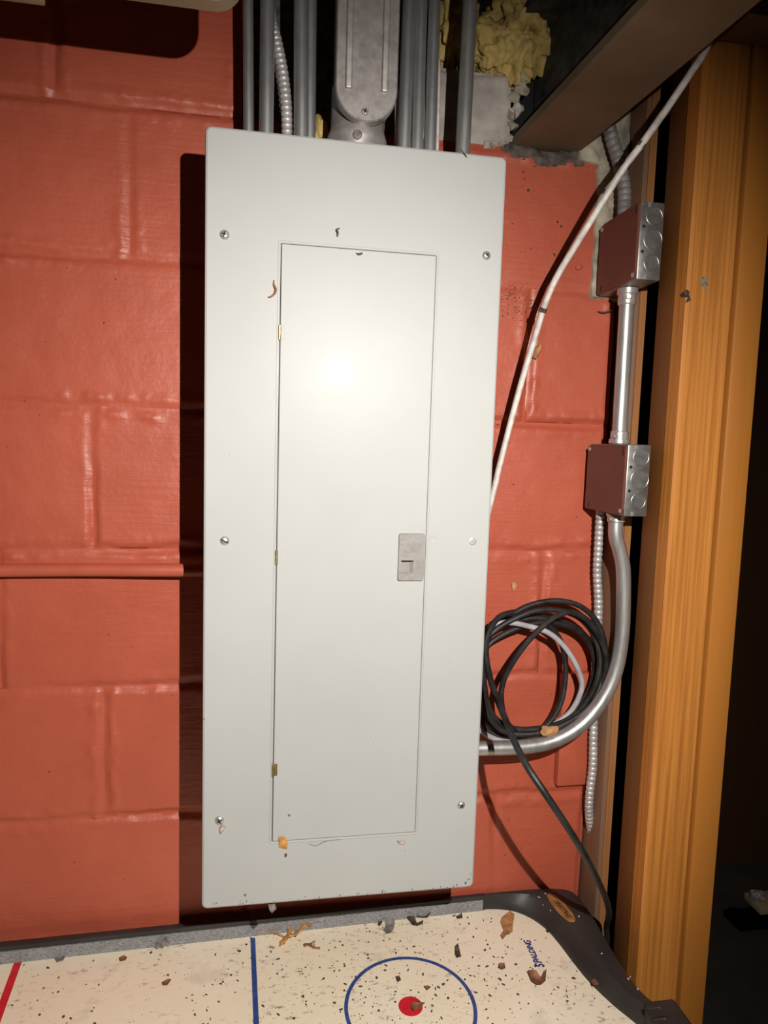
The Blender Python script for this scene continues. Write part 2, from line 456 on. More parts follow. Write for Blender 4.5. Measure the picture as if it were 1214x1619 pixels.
# back of the beam pocket and its dirty bearing bed
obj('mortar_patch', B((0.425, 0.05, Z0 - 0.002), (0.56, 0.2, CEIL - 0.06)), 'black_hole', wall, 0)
bm = bmesh.new()
for i in range(34):
    t = i / 33; x = 0.425 + 0.125 * t
    lump(bm, (x, 0.002, Z0 - 0.002 - 0.010 * math.sin(t * 3.1) + random.uniform(-0.006, 0.006)), random.uniform(0.007, 0.013), 0.6, 2, (1.7, 0.45, 0.8), 2.2, seed=i * 1.3)
tag(obj('mortar_bed', bm, 'dirt_shade_mortar', wall, 50), None, None, kind='stuff')
for i, (x, z, r) in enumerate(((0.423, 1.062, .008), (0.428, 1.079, .0075), (0.425, 1.094, .006), (0.434, 1.103, .010), (0.43, 1.119, .007),
                               (0.438, 1.133, .012), (0.412, 1.055, .007), (0.44, 1.15, .009), (0.401, 1.051, .006), (0.391, 1.05, .005))):
    bm = lump(bmesh.new(), (x, 0.002, z), r, 0.9, 2, (1.25 - 0.1 * (i % 4), 0.7, 0.8 + 0.12 * (i % 5)), 2.3, seed=i * 3.3)
    obj('stone', bm, 'mortar' if i % 3 else 'concrete', wall, 20)
# red board painted with the wall, low at the corner
obj('painted_board', B((0.553, -0.016, 0.050), (0.609, 0.006, 0.24), 0.002), 'red_smooth', wall)
# rest of the basement
struct(obj('floor', B((-2.2, -2.6, FLOOR - 0.05), (2.4, 1.6, FLOOR)), 'floor', None, 0))
struct(obj('ceiling', B((-2.2, -2.6, CEIL), (2.4, 1.6, CEIL + 0.05)), 'joist', None, 0))
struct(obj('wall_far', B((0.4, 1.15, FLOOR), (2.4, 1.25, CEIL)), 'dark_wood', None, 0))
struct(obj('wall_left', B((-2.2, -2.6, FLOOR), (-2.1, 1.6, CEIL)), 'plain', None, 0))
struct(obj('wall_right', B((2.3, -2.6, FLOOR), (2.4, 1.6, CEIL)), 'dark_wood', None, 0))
struct(obj('wall_rear', B((-2.2, -2.6, FLOOR), (2.4, -2.5, CEIL)), 'plain', None, 0))
struct(obj('wall_back_extension', B((-2.2, 0.0, FLOOR), (WX0, 0.2, CEIL)), 'red_smooth', None, 0))

# ------------------------------------------------------------------ steel beam
BX0, BX1, BZ, YAW = 0.430, 0.536, 1.052, 0.045
def beam_strip(a, b): return [(a + YAW * 1.9, -1.9), (b + YAW * 1.9, -1.9), (b - YAW * 0.045, 0.045), (a - YAW * 0.045, 0.045)]
bmr = thing('steel_beam', (0.49, -0.9, BZ), 'brown steel beam running overhead from its pocket in the red wall', 'beam')
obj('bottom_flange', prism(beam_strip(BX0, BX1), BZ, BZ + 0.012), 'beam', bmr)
obj('web', prism(beam_strip(0.479, 0.487), BZ + 0.012, BZ + 0.17), 'beam_shade', bmr)  # web and top flange near-black: shadow above the bottom flange painted in
obj('top_flange', prism(beam_strip(BX0, BX1), BZ + 0.17, BZ + 0.182), 'beam_shade', bmr)

# ------------------------------------------------------------------ timber at the right
P = thing('corner_board', (0.63, -0.025, FLOOR), 'narrow weathered board standing in the corner behind the junction boxes', 'board')
obj('board', B((0.6165, -0.048, FLOOR), (0.6355, 0.055, CEIL), 0.0015), 'cornerwood', P)
obj('sawn_edge', B((0.6235, -0.0505, FLOOR), (0.6345, -0.048, CEIL)), 'sawn', P)
PY = -0.15
P = thing('wood_post', (0.67, -0.11, FLOOR), 'orange stained pine post with coarse grain right of the junction boxes', 'post')
bm = bmesh.new()
poly = [(0.6365, PY + 0.004), (0.6405, PY), (0.703, PY), (0.703, PY + 0.03), (0.6365, PY + 0.03)]
obj('post_face', prism(poly, FLOOR, CEIL), 'post', P, 20)
obj('post_side', B((0.6375, PY + 0.03, FLOOR), (0.703, PY + 0.075, CEIL), 0.001), 'jamb', P)
kp = [at(u, v, PY) for u, v in ((1106, 440), (1112, 437), (1118, 440), (1119, 449), (1117, 457), (1114, 459), (1112, 453), (1106, 449))]
bm = bmesh.new(); loft(bm, [[(p.x, PY + 0.0005, p.z) for p in kp], [(p.x, PY - 0.0004, p.z) for p in kp]], False, True)
obj('stain', bm, 'knotgrey', P, 0)
P = thing('casing_board', (0.728, -0.14, FLOOR), 'smooth orange casing strip fixed against the right side of the grained post', 'casing')
obj('casing_face', B((0.7085, PY - 0.004, FLOOR), (0.750, PY + 0.03, CEIL), 0.003), 'casing', P)
obj('casing_back', B((0.7035, PY + 0.009, FLOOR), (0.7085, PY + 0.03, CEIL)), 'jamb', P)
h0 = at(1172, 33, -0.2)
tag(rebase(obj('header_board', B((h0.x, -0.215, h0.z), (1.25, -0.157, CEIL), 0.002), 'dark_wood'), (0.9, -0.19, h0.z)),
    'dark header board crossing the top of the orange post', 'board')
# something pale in the dark room beyond
s0 = at(1194, 1430, 0.35)
S = thing('shelf_board', (s0.x + 0.2, 0.4, s0.z), 'pale board end in the darkness right of the casing', 'shelf')
obj('board', B((s0.x, 0.33, s0.z - 0.014), (s0.x + 0.5, 0.39, s0.z + 0.004), 0.002), 'brown_board', S)
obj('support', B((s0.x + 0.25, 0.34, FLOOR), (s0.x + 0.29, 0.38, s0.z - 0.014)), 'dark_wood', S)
tag(rebase(obj('rag', lump(bmesh.new(), (s0.x + 0.012, 0.36, s0.z + 0.016), 0.014, 0.5, 3, (1.1, 1, 0.8)), 'dustball'), (s0.x + 0.012, 0.36, s0.z + 0.006)),
    'small crumpled grey rag lying on the pale board beyond the casing', 'rag')

# ------------------------------------------------------------------ board overhead at top left
tb = at(383, 17, -0.275)
P = thing('overhead_board', (-0.3, -0.275, tb.z), 'dusty brown board with a rounded end hanging at the top left', 'board')
k = 8; rr = 0.028
outl = [(tb.x - rr + rr * math.sin(a), tb.z + rr - rr * math.cos(a)) for a in (math.pi / 2 * i / k for i in range(k + 1))]
outl = [(-1.2, tb.z - 0.0)] + outl + [(tb.x, CEIL), (-1.2, CEIL)]
bm = bmesh.new(); loft(bm, [xz(outl, -0.285), xz(outl, -0.267)], True, True)
obj('board', bm, 'brown_board', P)
tl = at(70, 6, -0.29)
obj('cleat', B((-1.0, -0.298, tl.z), (tl.x, -0.285, tl.z + 0.04), 0.002), 'brown_board', P)

# ------------------------------------------------------------------ painted pipe on the left of the wall
pz = 0.412
pp = thing('painted_pipe', (-0.5, -0.014, pz), 'thin conduit painted brick red running along the wall into the panel', 'pipe')
path = [V((-0.95, -0.0115, pz - 0.003)), V((-0.4, -0.0125, pz - 0.002)), V((-0.2, -0.016, pz)), V((-0.08, -0.024, pz + 0.001)), V((0.006, -0.026, pz + 0.001))]
obj('pipe', tube(bmesh.new(), resample(catmull(path), 0.02), 0.0095, 16), 'red_smooth', pp)

# ------------------------------------------------------------------ electrical panel
EP = thing('electrical_panel', (PW / 2, -0.08, 0), 'tall light grey electrical panel with a closed door on the red wall', 'electrical panel')
obj('enclosure', B((0.006, -D + 0.011, 0.007), (PW - 0.006, 0.001, PH - 0.007), 0.002), 'box_paint', EP)
dx0, dx1, dz0, dz1 = 0.0875, 0.2775, 0.0855, 0.8345
gp = 0.0011
F = -D
def rr_(m_, r): return rrect(m_, PW - m_, m_, PH - m_, max(r - m_, 0.0008))
bm = bmesh.new()
loft(bm, [xz(rr_(0.0022, 0.008), F + 0.013), xz(rr_(0.0, 0.008), F + 0.011), xz(rr_(0.0, 0.008), F + 0.0035), xz(rr_(0.0009, 0.008), F + 0.0013),
          xz(rr_(0.003, 0.008), F), xz(rrect(dx0 - 0.003, dx1 + 0.003, dz0 - 0.003, dz1 + 0.003, 0.003), F),
          xz(rrect(dx0 - 0.0022, dx1 + 0.0022, dz0 - 0.0022, dz1 + 0.0022, 0.003), F - 0.0006),
          xz(rrect(dx0 - 0.0008, dx1 + 0.0008, dz0 - 0.0008, dz1 + 0.0008, 0.002), F - 0.0005),
          xz(rrect(dx0, dx1, dz0, dz1, 0.0015), F + 0.0004), xz(rrect(dx0, dx1, dz0, dz1, 0.0015), F + 0.006)], False, True)
obj('cover', bm, 'enamel', EP, 25)
bm = bmesh.new()
a, b_, c_, d_ = dx0 + gp * 1.3, dx1 - gp * 0.3, dz0 + gp * 0.7, dz1 - gp * 0.45
loft(bm, [xz(rrect(a, b_, c_, d_, 0.0015), F + 0.005), xz(rrect(a, b_, c_, d_, 0.0015), F + 0.0006),
          xz(rrect(a + 0.0008, b_ - 0.0008, c_ + 0.0008, d_ - 0.0008, 0.0012), F - 0.0002)], True, True)
door = obj('door', bm, 'enamel', EP, 25)
# latch plate with its finger pull
lc0, lc1 = at(629.5, 918, F), at(671, 844.5, F)
lx0, lx1, lz0, lz1 = 0.2415, 0.2752, 0.4285, 0.4895
bm = bmesh.new(); fl = F - 0.0042
p0 = rrect(0.2452, 0.2612, 0.4375, 0.4548, 0.0006)
loft(bm, [xz(rrect(lx0, lx1, lz0, lz1, 0.003), F + 0.001), xz(rrect(lx0, lx1, lz0, lz1, 0.003), fl + 0.0007), xz(rrect(lx0 + .0007, lx1 - .0007, lz0 + .0007, lz1 - .0007, 0.0025), fl),
          xz(p0, fl), xz(rrect(0.2453, 0.2568, 0.4400, 0.4547, 0.0005), fl + 0.0036)], False, True)
latch = obj('latch', bm, 'latch', door, 25)
bm = B((0.2458, fl - 0.0001, 0.4536), (0.2611, fl + 0.0036, 0.4550)); obj('pull_slit', bm, 'black_hole', EP, 0)
bm = bmesh.new()
ring = [V((0.2535 + 0.0052 * math.cos(t), fl - 0.00005, 0.4705 + 0.0052 * math.sin(t))) for t in (2 * math.pi * i / 20 for i in range(21))]
tube(bm, ring, 0.00032, 6, False)
for dz in (-0.0018, 0.0, 0.0018): box(bm, (0.2512, fl - 0.0003, 0.4705 + dz - 0.0003), (0.2556, fl + 0.0002, 0.4705 + dz + 0.0003))
for i, dz in enumerate((0.0042, 0.0022, 0.0002, -0.0018, -0.0038)):
    box(bm, (0.2612, fl - 0.0003, 0.4705 + dz - 0.0003), (0.2612 + (0.0095, 0.0082, 0.0095, 0.006, 0.0085)[i], fl + 0.0002, 0.4705 + dz + 0.0003))
obj('embossed_mark', bm, 'latch', EP)
# hinges
for u, v in ((445, 526), (440.5, 881), (433.5, 1217)):
    p = at(u, v, F); hz = 0.0088; x = dx0 + 0.0006
    hg = obj('hinge', lathe(bmesh.new(), (x, F - 0.0004, p.z - hz), (0, 0, 1), [(0.0016, 0), (0.0019, 0.0004), (0.0019, 2 * hz - .0004), (0.0016, 2 * hz)], 10), 'brass', EP)
    bm = bmesh.new(); box(bm, (x + 0.0016, F - 0.0007, p.z - hz + .0006), (x + 0.0056, F + 0.0002, p.z + hz - .0006), 0.0003, 1)
    obj('leaf_plate', bm, 'brass' if v > 1000 else 'enamel', hg) if False else obj('hinge_plate', bm, 'brass' if v > 1000 else 'enamel', EP)
# screws
def screw(u, v, kind, r=0.0054, ang=20):
    p = at(u, v, F); h = 0.0030
    s = obj('screw', lathe(bmesh.new(), (p.x, F + 0.0006, p.z), (0, -1, 0),
            [(r * 1.08, 0), (r * 1.08, 0.0007), (r * 0.98, 0.0016), (r * 0.78, 0.0027), (r * 0.45, h + 0.0004), (0, h + 0.0006)], 18), 'steel', EP)
    bm = bmesh.new(); l = r * (0.86 if kind == 'slot' else 0.55); wd = 0.0006
    for a in ((ang,) if kind == 'slot' else (ang, ang + 90)):
        mt = Matrix.Translation((p.x, F - h + (0.0016 if kind == 'slot' else 0.0006), p.z)) @ Matrix.Rotation(math.radians(a), 4, 'Y') @ Matrix.Diagonal((2 * l, 0.0042 if kind == 'slot' else 0.0026, 2 * wd, 1))
        bmesh.ops.create_cube(bm, size=1.0, matrix=mt)
    obj('screw_slot', bm, 'black_hole', s, 0)
for a in ((355, 371, 'cross', .0054, 15), (769, 404, 'cross', .0052, 40), (355, 855, 'slot', .0054, 28), (347, 1297, 'cross', .0056, 60), (729, 1273, 'cross', .0052, 50)):
    screw(*a)
p = at(747, 856, F)
obj('screw_hole', lathe(bmesh.new(), (p.x, F + 0.0002, p.z), (0, -1, 0), [(0.0050, 0), (0.0048, 0.0007), (0.0036, 0.0009), (0.0032, 0.0002), (0.0022, 0.0001), (0.0018, 0.0011), (0, 0.0013)], 18), 'steel', EP)
p = at(684, 853, F)
obj('dimple', lathe(bmesh.new(), (p.x, F + 0.0002, p.z), (0, -1, 0), [(0.0058, 0), (0.0052, 0.0005), (0.0046, 0.0003), (0, 0.0003)], 20), 'enamel', EP)
for u, v in ((387.5, 1415), (457, 1289)):
    p = at(u, v, F); obj('rivet', lathe(bmesh.new(), (p.x, F + 0.0002, p.z), (0, -1, 0), [(0.0019, 0), (0.0016, 0.0007), (0, 0.001)], 10), 'leaf_brown', EP)

# ------------------------------------------------------------------ conduits above the panel
TOPZ = CEIL
def conduit(u, Y, r, label, mat='emt_dull', vtop=None, name='conduit'):
    p = at(u, 205 + (u - 380) * 0.12, Y); q = V((p.x, Y, TOPZ))
    if vtop is not None:
        t = at(vtop, 0, Y); q = p + (t - p) * ((TOPZ - p.z) / (t.z - p.z))
    c = thing(name, (p.x, Y, PH - 0.007), label, 'conduit', 'conduits rising from the panel')
    obj('pipe', tube(bmesh.new(), resample([V((p.x, Y, PH - 0.0065)), p, q], 0.05), r, 18), mat, c)
    obj('locknut', lathe(bmesh.new(), (p.x, Y, PH - 0.0068), (0, 0, 1), [(r * 1.25, 0), (r * 1.3, 0.002), (r * 1.3, 0.018), (r * 1.15, 0.02)], 14), mat, c)
conduit(393, -0.075, 0.0068, 'leftmost slim grey conduit above the panel top', vtop=392)
conduit(421, -0.095, 0.0092, 'grey conduit rising left of the ribbed armoured cable', vtop=423)
conduit(476, -0.10, 0.0092, 'grey conduit rising right of the ribbed armoured cable', vtop=476)
conduit(489, -0.085, 0.0080, 'conduit half hidden behind its neighbour left of the big fitting', vtop=491)
conduit(638, -0.10, 0.0088, 'conduit standing closest to the right side of the big fitting', vtop=647)
conduit(659, -0.10, 0.0080, 'middle one of the three conduits right of the big fitting', vtop=666)
conduit(679, -0.10, 0.0080, 'conduit next to the white cable right of the big fitting', vtop=687)
conduit(731, -0.10, 0.0098, 'rightmost conduit standing alone in front of the yellow insulation', 'emt', vtop=743)
# armoured cable between conduits
def ribbed(bm, pts, r, pitch, amp, seg=14):
    pts = resample(pts, pitch / 8)
    return tube(bm, pts, lambda i, n: r * (1 - amp + amp * abs(math.sin(math.pi * i / 8.0)) ** 0.45 * 1.25), seg)
pts = [at(454, 240, -0.085), at(454, 205, -0.085), at(452, 160, -0.085), at(446, 110, -0.083), at(437, 65, -0.08), at(428, 30, -0.072), at(424, -30, -0.07), at(424, -90, -0.07)]
pts[0].z = PH - 0.006
c = ribbed(bmesh.new(), catmull(pts, 10), 0.0072, 0.0072, 0.22)
tag(rebase(obj('armoured_cable', c, 'flex', None, 80), pts[0]), 'ribbed metal armoured cable curving up between the left conduits', 'cable')
# flat white cables
for (u0, u1, v0, v1, Yc, lb) in ((627, 627, 160, 235, -0.075, 'flat white cable squeezed between the big fitting and a conduit'),
                                (690, 693, 112, 240, -0.082, 'short flat white cable at the right of the three conduits')):
    a = at(u0, v1, Yc); b = at(u1, v0, Yc); a.z = PH - 0.006
    pth = resample(catmull([a, a.lerp(b, 0.5) + V((0.0006, 0, 0)), b, b + V((0.001, 0.02, 0.03)), b + V((0.002, 0.05, 0.05)), b + V((0.002, 0.069, 0.055))]), 0.008)
    tag(rebase(obj('flat_cable', tube(bmesh.new(), pth, 0.0032, 12, True, 1.6, 0.9), 'white_cable'), a), lb, 'cable')

# big conduit body
FT = thing('conduit_fitting', (0.195, -0.11, PH - 0.007), 'large cast conduit fitting with a ribbed round-ended cover above the panel', 'conduit fitting')
fx0, fx1 = at(531, 120, -0.15).x, at(629.5, 120, -0.15).x
fb = at(582, 192, -0.15).z; fr = (fx1 - fx0) / 2; fxc = (fx0 + fx1) / 2
def capsule(mg, Y, top=CEIL - 0.02, k=16):
    r = fr - mg; out = [(fxc + r, top - mg), (fxc - r, top - mg)]
    for i in range(k + 1):
        a = math.pi + math.pi * i / k; out.append((fxc + r * math.cos(a), fb + fr + r * math.sin(a)))
    return xz(out, Y)
bm = bmesh.new(); loft(bm, [capsule(0, -0.136), capsule(0, -0.1475), capsule(0.0015, -0.149)], True, True)
cv = obj('cover_plate', bm, 'cast', FT, 30)
bm = bmesh.new(); loft(bm, [capsule(0.004, -0.068), capsule(0.003, -0.136)], True, True)
obj('body', bm, 'cast', FT, 30)
for u, vb in ((551, 140), (608, 146)):
    p = at(u, vb, -0.15); bm = bmesh.new()
    box(bm, (p.x - 0.0042, -0.1525, p.z), (p.x + 0.0042, -0.148, CEIL - 0.05), 0.0018, 3); obj('rib', bm, 'cast', cv, 40)
p = at(577, 176, -0.15)
s = obj('screw', lathe(bmesh.new(), (p.x, -0.1485, p.z), (0, -1, 0), [(0.0048, 0), (0.0048, 0.001), (0.0036, 0.0022), (0, 0.0027)], 16), 'steel', cv)
bm = bmesh.new()
for a in (25, 115): bmesh.ops.create_cube(bm, size=1.0, matrix=Matrix.Translation((p.x, -0.1508, p.z)) @ Matrix.Rotation(math.radians(a), 4, 'Y') @ Matrix.Diagonal((0.0055, 0.002, 0.0012, 1)))
obj('screw_slot', bm, 'black_hole', FT, 0)
obj('hub_screw', lathe(bmesh.new(), at(565, 213, -0.138), (0, -1, 0), [(0.006, -0.006), (0.006, 0.001), (0.0045, 0.003), (0, 0.0035)], 14), 'dustball', FT)
hx = at(566, 200, -0.135).x + 0.003; hr = 0.038
obj('hub', lathe(bmesh.new(), (hx, -0.1, PH - 0.0065), (0, 0, 1), [(hr * 1.0, 0), (hr * 1.0, 0.032), (hr * 1.03, 0.036), (hr * 0.98, 0.042), (hr * .9, 0.05), (hr * 0.88, 0.1)], 36), 'cast', FT, 40)

# insulation
def wool(c, r, sc, seed, label, sub=5, amp=0.55):
    bm = lump(bmesh.new(), c, r, amp, sub, sc, 2.0, seed)
    for v in bm.verts:
        d = (v.co - V(c)); v.co += d.normalized() * r * (0.30 * noise.noise(v.co * 55) + 0.15 * noise.noise(v.co * 130) + 0.09 * noise.noise(v.co * 300))
    o = rebase(obj('insulation_batt', bm, 'wool', None, 180), c)
    tag(o, label, 'insulation', 'yellow insulation stuffed above the wall')
c = at(782, 78, 0.01); wool((c.x, 0.012, c.z), 0.034, (1.15, 0.9, 1.0), 3.1, 'plump yellow insulation tuft just right of the lone conduit')
c = at(815, 82, 0.0); wool((c.x, 0.004, c.z), 0.030, (0.8, 0.85, 1.5), 5.4, 'yellow insulation tuft hanging lowest over the bare concrete')
c = at(838, 40, 0.02); wool((c.x, 0.03, c.z + 0.01), 0.055, (1.05, 0.9, 1.25), 8.2, 'large yellow insulation wad beside the steel beam')
c = at(720, 35, 0.02); wool((c.x, 0.03, c.z), 0.034, (0.8, 0.9, 2.0), 11.9, 'yellow insulation strip between the three conduits and the lone one')
c = at(868, 8, 0.0); wool((c.x, 0.01, c.z), 0.032, (1.3, 0.9, 0.9), 14.9, 'yellow insulation fold at the very top beside the beam')
c = at(506, 203, -0.03); wool((c.x, -0.03, c.z - 0.004), 0.014, (0.7, 0.9, 1.5), 17.3, 'small yellow insulation scrap left of the big fitting', 3)
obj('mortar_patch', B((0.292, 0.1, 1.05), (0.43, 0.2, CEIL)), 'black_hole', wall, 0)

# ------------------------------------------------------------------ junction boxes on the corner board
BXF, BXB = 0.571, 0.6095
def jbox(z0, z1, y0, y1, label, seed):
    T = thing('junction_box', ((BXF + BXB) / 2, (y0 + y1) / 2, z0), label, 'junction box', 'junction boxes in the corner')
    obj('box_body', B((BXF + 0.003, y0, z0), (BXB, y1, z1), 0.0022), 'boxsteel', T)
    # cover: square plate with clipped corners, painted brown, facing left
    k = 0.010; e = 0.001
    pl = [(y0 + e, z0 + k), (y0 + k, z0 + e), (y1 - e - 0.002, z0 + e), (y1 - e, z0 + 0.003), (y1 - e, z1 - k), (y1 - k, z1 - e), (y0 + 0.003, z1 - e), (y0 + e, z1 - 0.003)]
    bm = bmesh.new()
    loft(bm, [[(BXF + 0.0035, y, z) for y, z in pl], [(BXF + 0.0006, y, z) for y, z in pl], [(BXF, y + (0.0008 if y < (y0 + y1) / 2 else -0.0008), z + (0.0008 if z < (z0 + z1) / 2 else -0.0008)) for y, z in pl]], True, True)
    cvr = obj('cover', bm, 'boxcover', T, 25)
    for (y, z) in ((y0 + 0.006, z0 + 0.007), (y1 - 0.007, z1 - 0.008)):
        obj('screw', lathe(bmesh.new(), (BXF + 0.0005, y, z), (-1, 0, 0), [(0.0036, 0), (0.0036, 0.001), (0.0026, 0.002), (0, 0.0024)], 12), 'steel', cvr)
    bm = bmesh.new(); box(bm, (BXF - 0.0002, y0 + 0.006, z1 - 0.016), (BXF + 0.001, y0 + 0.0085, z1 - 0.004)); obj('slot', bm, 'black_hole', cvr, 0)
    bm = bmesh.new(); box(bm, (BXF - 0.0002, y1 - 0.016, z0 + 0.004), (BXF + 0.001, y1 - 0.0135, z0 + 0.012)); obj('slot', bm, 'black_hole', cvr, 0)
    xm = (BXF + BXB) / 2 + 0.0045; zc = (z0 + z1) / 2
    for i, (dz, r) in enumerate(((0.033, 0.0118), (0.002, 0.0135), (-0.029, 0.0108))):
        bm = bmesh.new()
        ring = [V((xm + r * math.cos(t), y0 + 0.0002, zc + dz + r * math.sin(t))) for t in (2 * math.pi * j / 28 for j in range(29))]
        tube(bm, ring, 0.0007, 6, False)
        lathe(bm, (xm, y0 + 0.0003, zc + dz), (0, -1, 0), [(r * 0.9, 0), (r * 0.88, 0.0006), (0, 0.0006)], 22)
        obj('knockout', bm, 'boxsteel', T, 40)
    for dz in (0.019, -0.0145):
        obj('hole', lathe(bmesh.new(), (BXF + 0.009, y0 + 0.0004, zc + dz), (0, -1, 0), [(0.0023, 0), (0.0023, 0.0006), (0, 0.0006)], 12), 'black_hole', T)
    for z, sgn in ((z1 - 0.001, -1), (z0 + 0.001, 1)):
        bm = bmesh.new(); box(bm, (BXF + 0.013, y0 - 0.0007, min(z, z + sgn * 0.006)), (BXF + 0.0175, y0 + 0.0005, max(z, z + sgn * 0.006)), 0.0003, 1)
        obj('weld_tab', bm, 'steel', T)
    return T
jbox(0.8385, 0.943, -0.1255, -0.013, 'higher of the two steel junction boxes, right under the mortar patch', 1)
jbox(0.510, 0.612, -0.1330, -0.016, 'lower of the two steel junction boxes, above the bent conduit', 2)
px = 0.590
def connector(parent, c, ax, r, ln, sd):
    c = V(c); ax = V(ax)
    k = obj('connector', lathe(bmesh.new(), c, ax, [(r * 1.28, 0), (r * 1.38, 0.001), (r * 1.38, ln * 0.35), (r * 1.2, ln * 0.4), (r * 1.2, ln * 0.92), (r * 1.1, ln)], 20), 'steel', parent)
    s = c + ax * (ln * 0.6) + V(sd).normalized() * r * 1.15
    obj('set_screw', lathe(bmesh.new(), s, sd, [(0.0036, 0), (0.0038, 0.003), (0.003, 0.0042), (0.0012, 0.0042), (0.001, 0.003)], 12), 'steel', k)
T = thing('conduit', (px, -0.077, 0.612), 'short straight shiny conduit joining the two junction boxes', 'conduit')
r = 0.0108
obj('pipe', tube(bmesh.new(), resample([V((px, -0.077, 0.613)), V((px, -0.074, 0.838))], 0.03), r, 20), 'emt', T)
connector(T, (px, -0.077, 0.6125), (0, 0, 1), r, 0.019, (-0.75, -0.66, 0))
connector(T, (px, -0.074, 0.838), (0, 0, -1), r, 0.024, (-0.35, -0.9, 0))
T = thing('conduit', (px, -0.083, 0.2), 'shiny conduit bending from the lower junction box into the panel side', 'conduit')
cy = -0.083
cp = [V((px, cy, 0.509))] + [at(u, v, cy) for u, v in ((973, 846), (979, 868), (985, 898), (985.5, 950), (983, 1005), (974, 1058), (955, 1102), (922, 1143), (878, 1170), (830, 1180.5), (765, 1183))]
cp[1].x = px + 0.001
cp.append(V((PW - 0.004, cy, cp[-1].z)))
obj('pipe', tube(bmesh.new(), resample(catmull(cp, 10), 0.006), r, 20), 'emt', T)
connector(T, (px, cy, 0.5105), (0, 0, -1), r, 0.014, (-0.8, -0.6, 0))
# armoured cable down from the lower box
fp = [V((0.588, -0.037, 0.512))] + [at(u, v, y) for u, v, y in ((946, 862, -0.032), (944, 905, -0.030), (946, 950, -0.028), (950, 1000, -0.027), (951, 1050, -0.027), (948, 1110, -0.03),
                                   (942, 1165, -0.034), (937, 1210, -0.034), (932, 1255, -0.03), (931, 1285, -0.022), (934, 1312, -0.008), (936, 1330, 0.012))]
fp[1:] = [V((min(p.x, 0.6095 - 0.008), p.y, p.z)) if p.y > -0.05 and i < 7 else p for i, p in enumerate(fp[1:])]
tag(rebase(obj('armoured_cable', ribbed(bmesh.new(), catmull(fp, 10), 0.0068, 0.0086, 0.2), 'flex', None, 80), fp[-1]),
    'shiny ribbed armoured cable hanging below the lower junction box', 'cable')
fp = [V((0.592, -0.045, 0.942))] + [at(u, v, y) for u, v, y in ((987, 305, -0.040), (983, 275, -0.036), (976, 248, -0.032), (968, 222, -0.03), (962, 198, -0.028), (957, 170, -0.026), (955, 120, -0.026), (955, 70, -0.026))]
tag(rebase(obj('flexible_conduit', ribbed(bmesh.new(), catmull(fp, 10), 0.0098, 0.0095, 0.12), 'flex_dull', None, 80), fp[0]),
    'dusty grey flexible conduit rising from the upper junction box', 'conduit')

# ------------------------------------------------------------------ white cable
wc = [(1150, 10, -0.215), (1118, 72, -0.212), (1090, 118, -0.205), (1060, 163, -0.20), (1015, 227, -0.19), (985, 267, -0.18), (940, 339, -0.155), (905, 396, -0.13), (880, 438, -0.11),
      (861, 482, -0.095), (846, 532, -0.08), (825, 602, -0.068), (806, 672, -0.06), (790, 735, -0.056), (776, 793, -0.055), (758, 850, -0.055)]
wp = [at(*a) for a in wc]; wp[0] = wp[1] + V((0.014, 0.0, 0.06))
wp.append(V((PW - 0.002, -0.06, wp[-1].z - 0.02)))
T = thing('white_cable', wp[-1], 'white cable slanting down from the beam to behind the panel', 'cable')
obj('jacket', tube(bmesh.new(), resample(catmull(wp, 8), 0.008), 0.0056, 14, True, 1.0, 0.8), 'white_cable', T)
for u, v, y in ((1013, 230, -0.189), (990, 261, -0.181), (858, 490, -0.093), (1052, 175, -0.197)):
    q = at(u, v, y); i = min(range(len(wp)), key=lambda k: (wp[k] - q).length)
    d = (wp[min(i + 1, len(wp) - 1)] - wp[max(i - 1, 0)]).normalized()
    obj('scuff', tube(bmesh.new(), [q - d * 0.003, q, q + d * 0.003], 0.0058, 12), 'crumb', T)

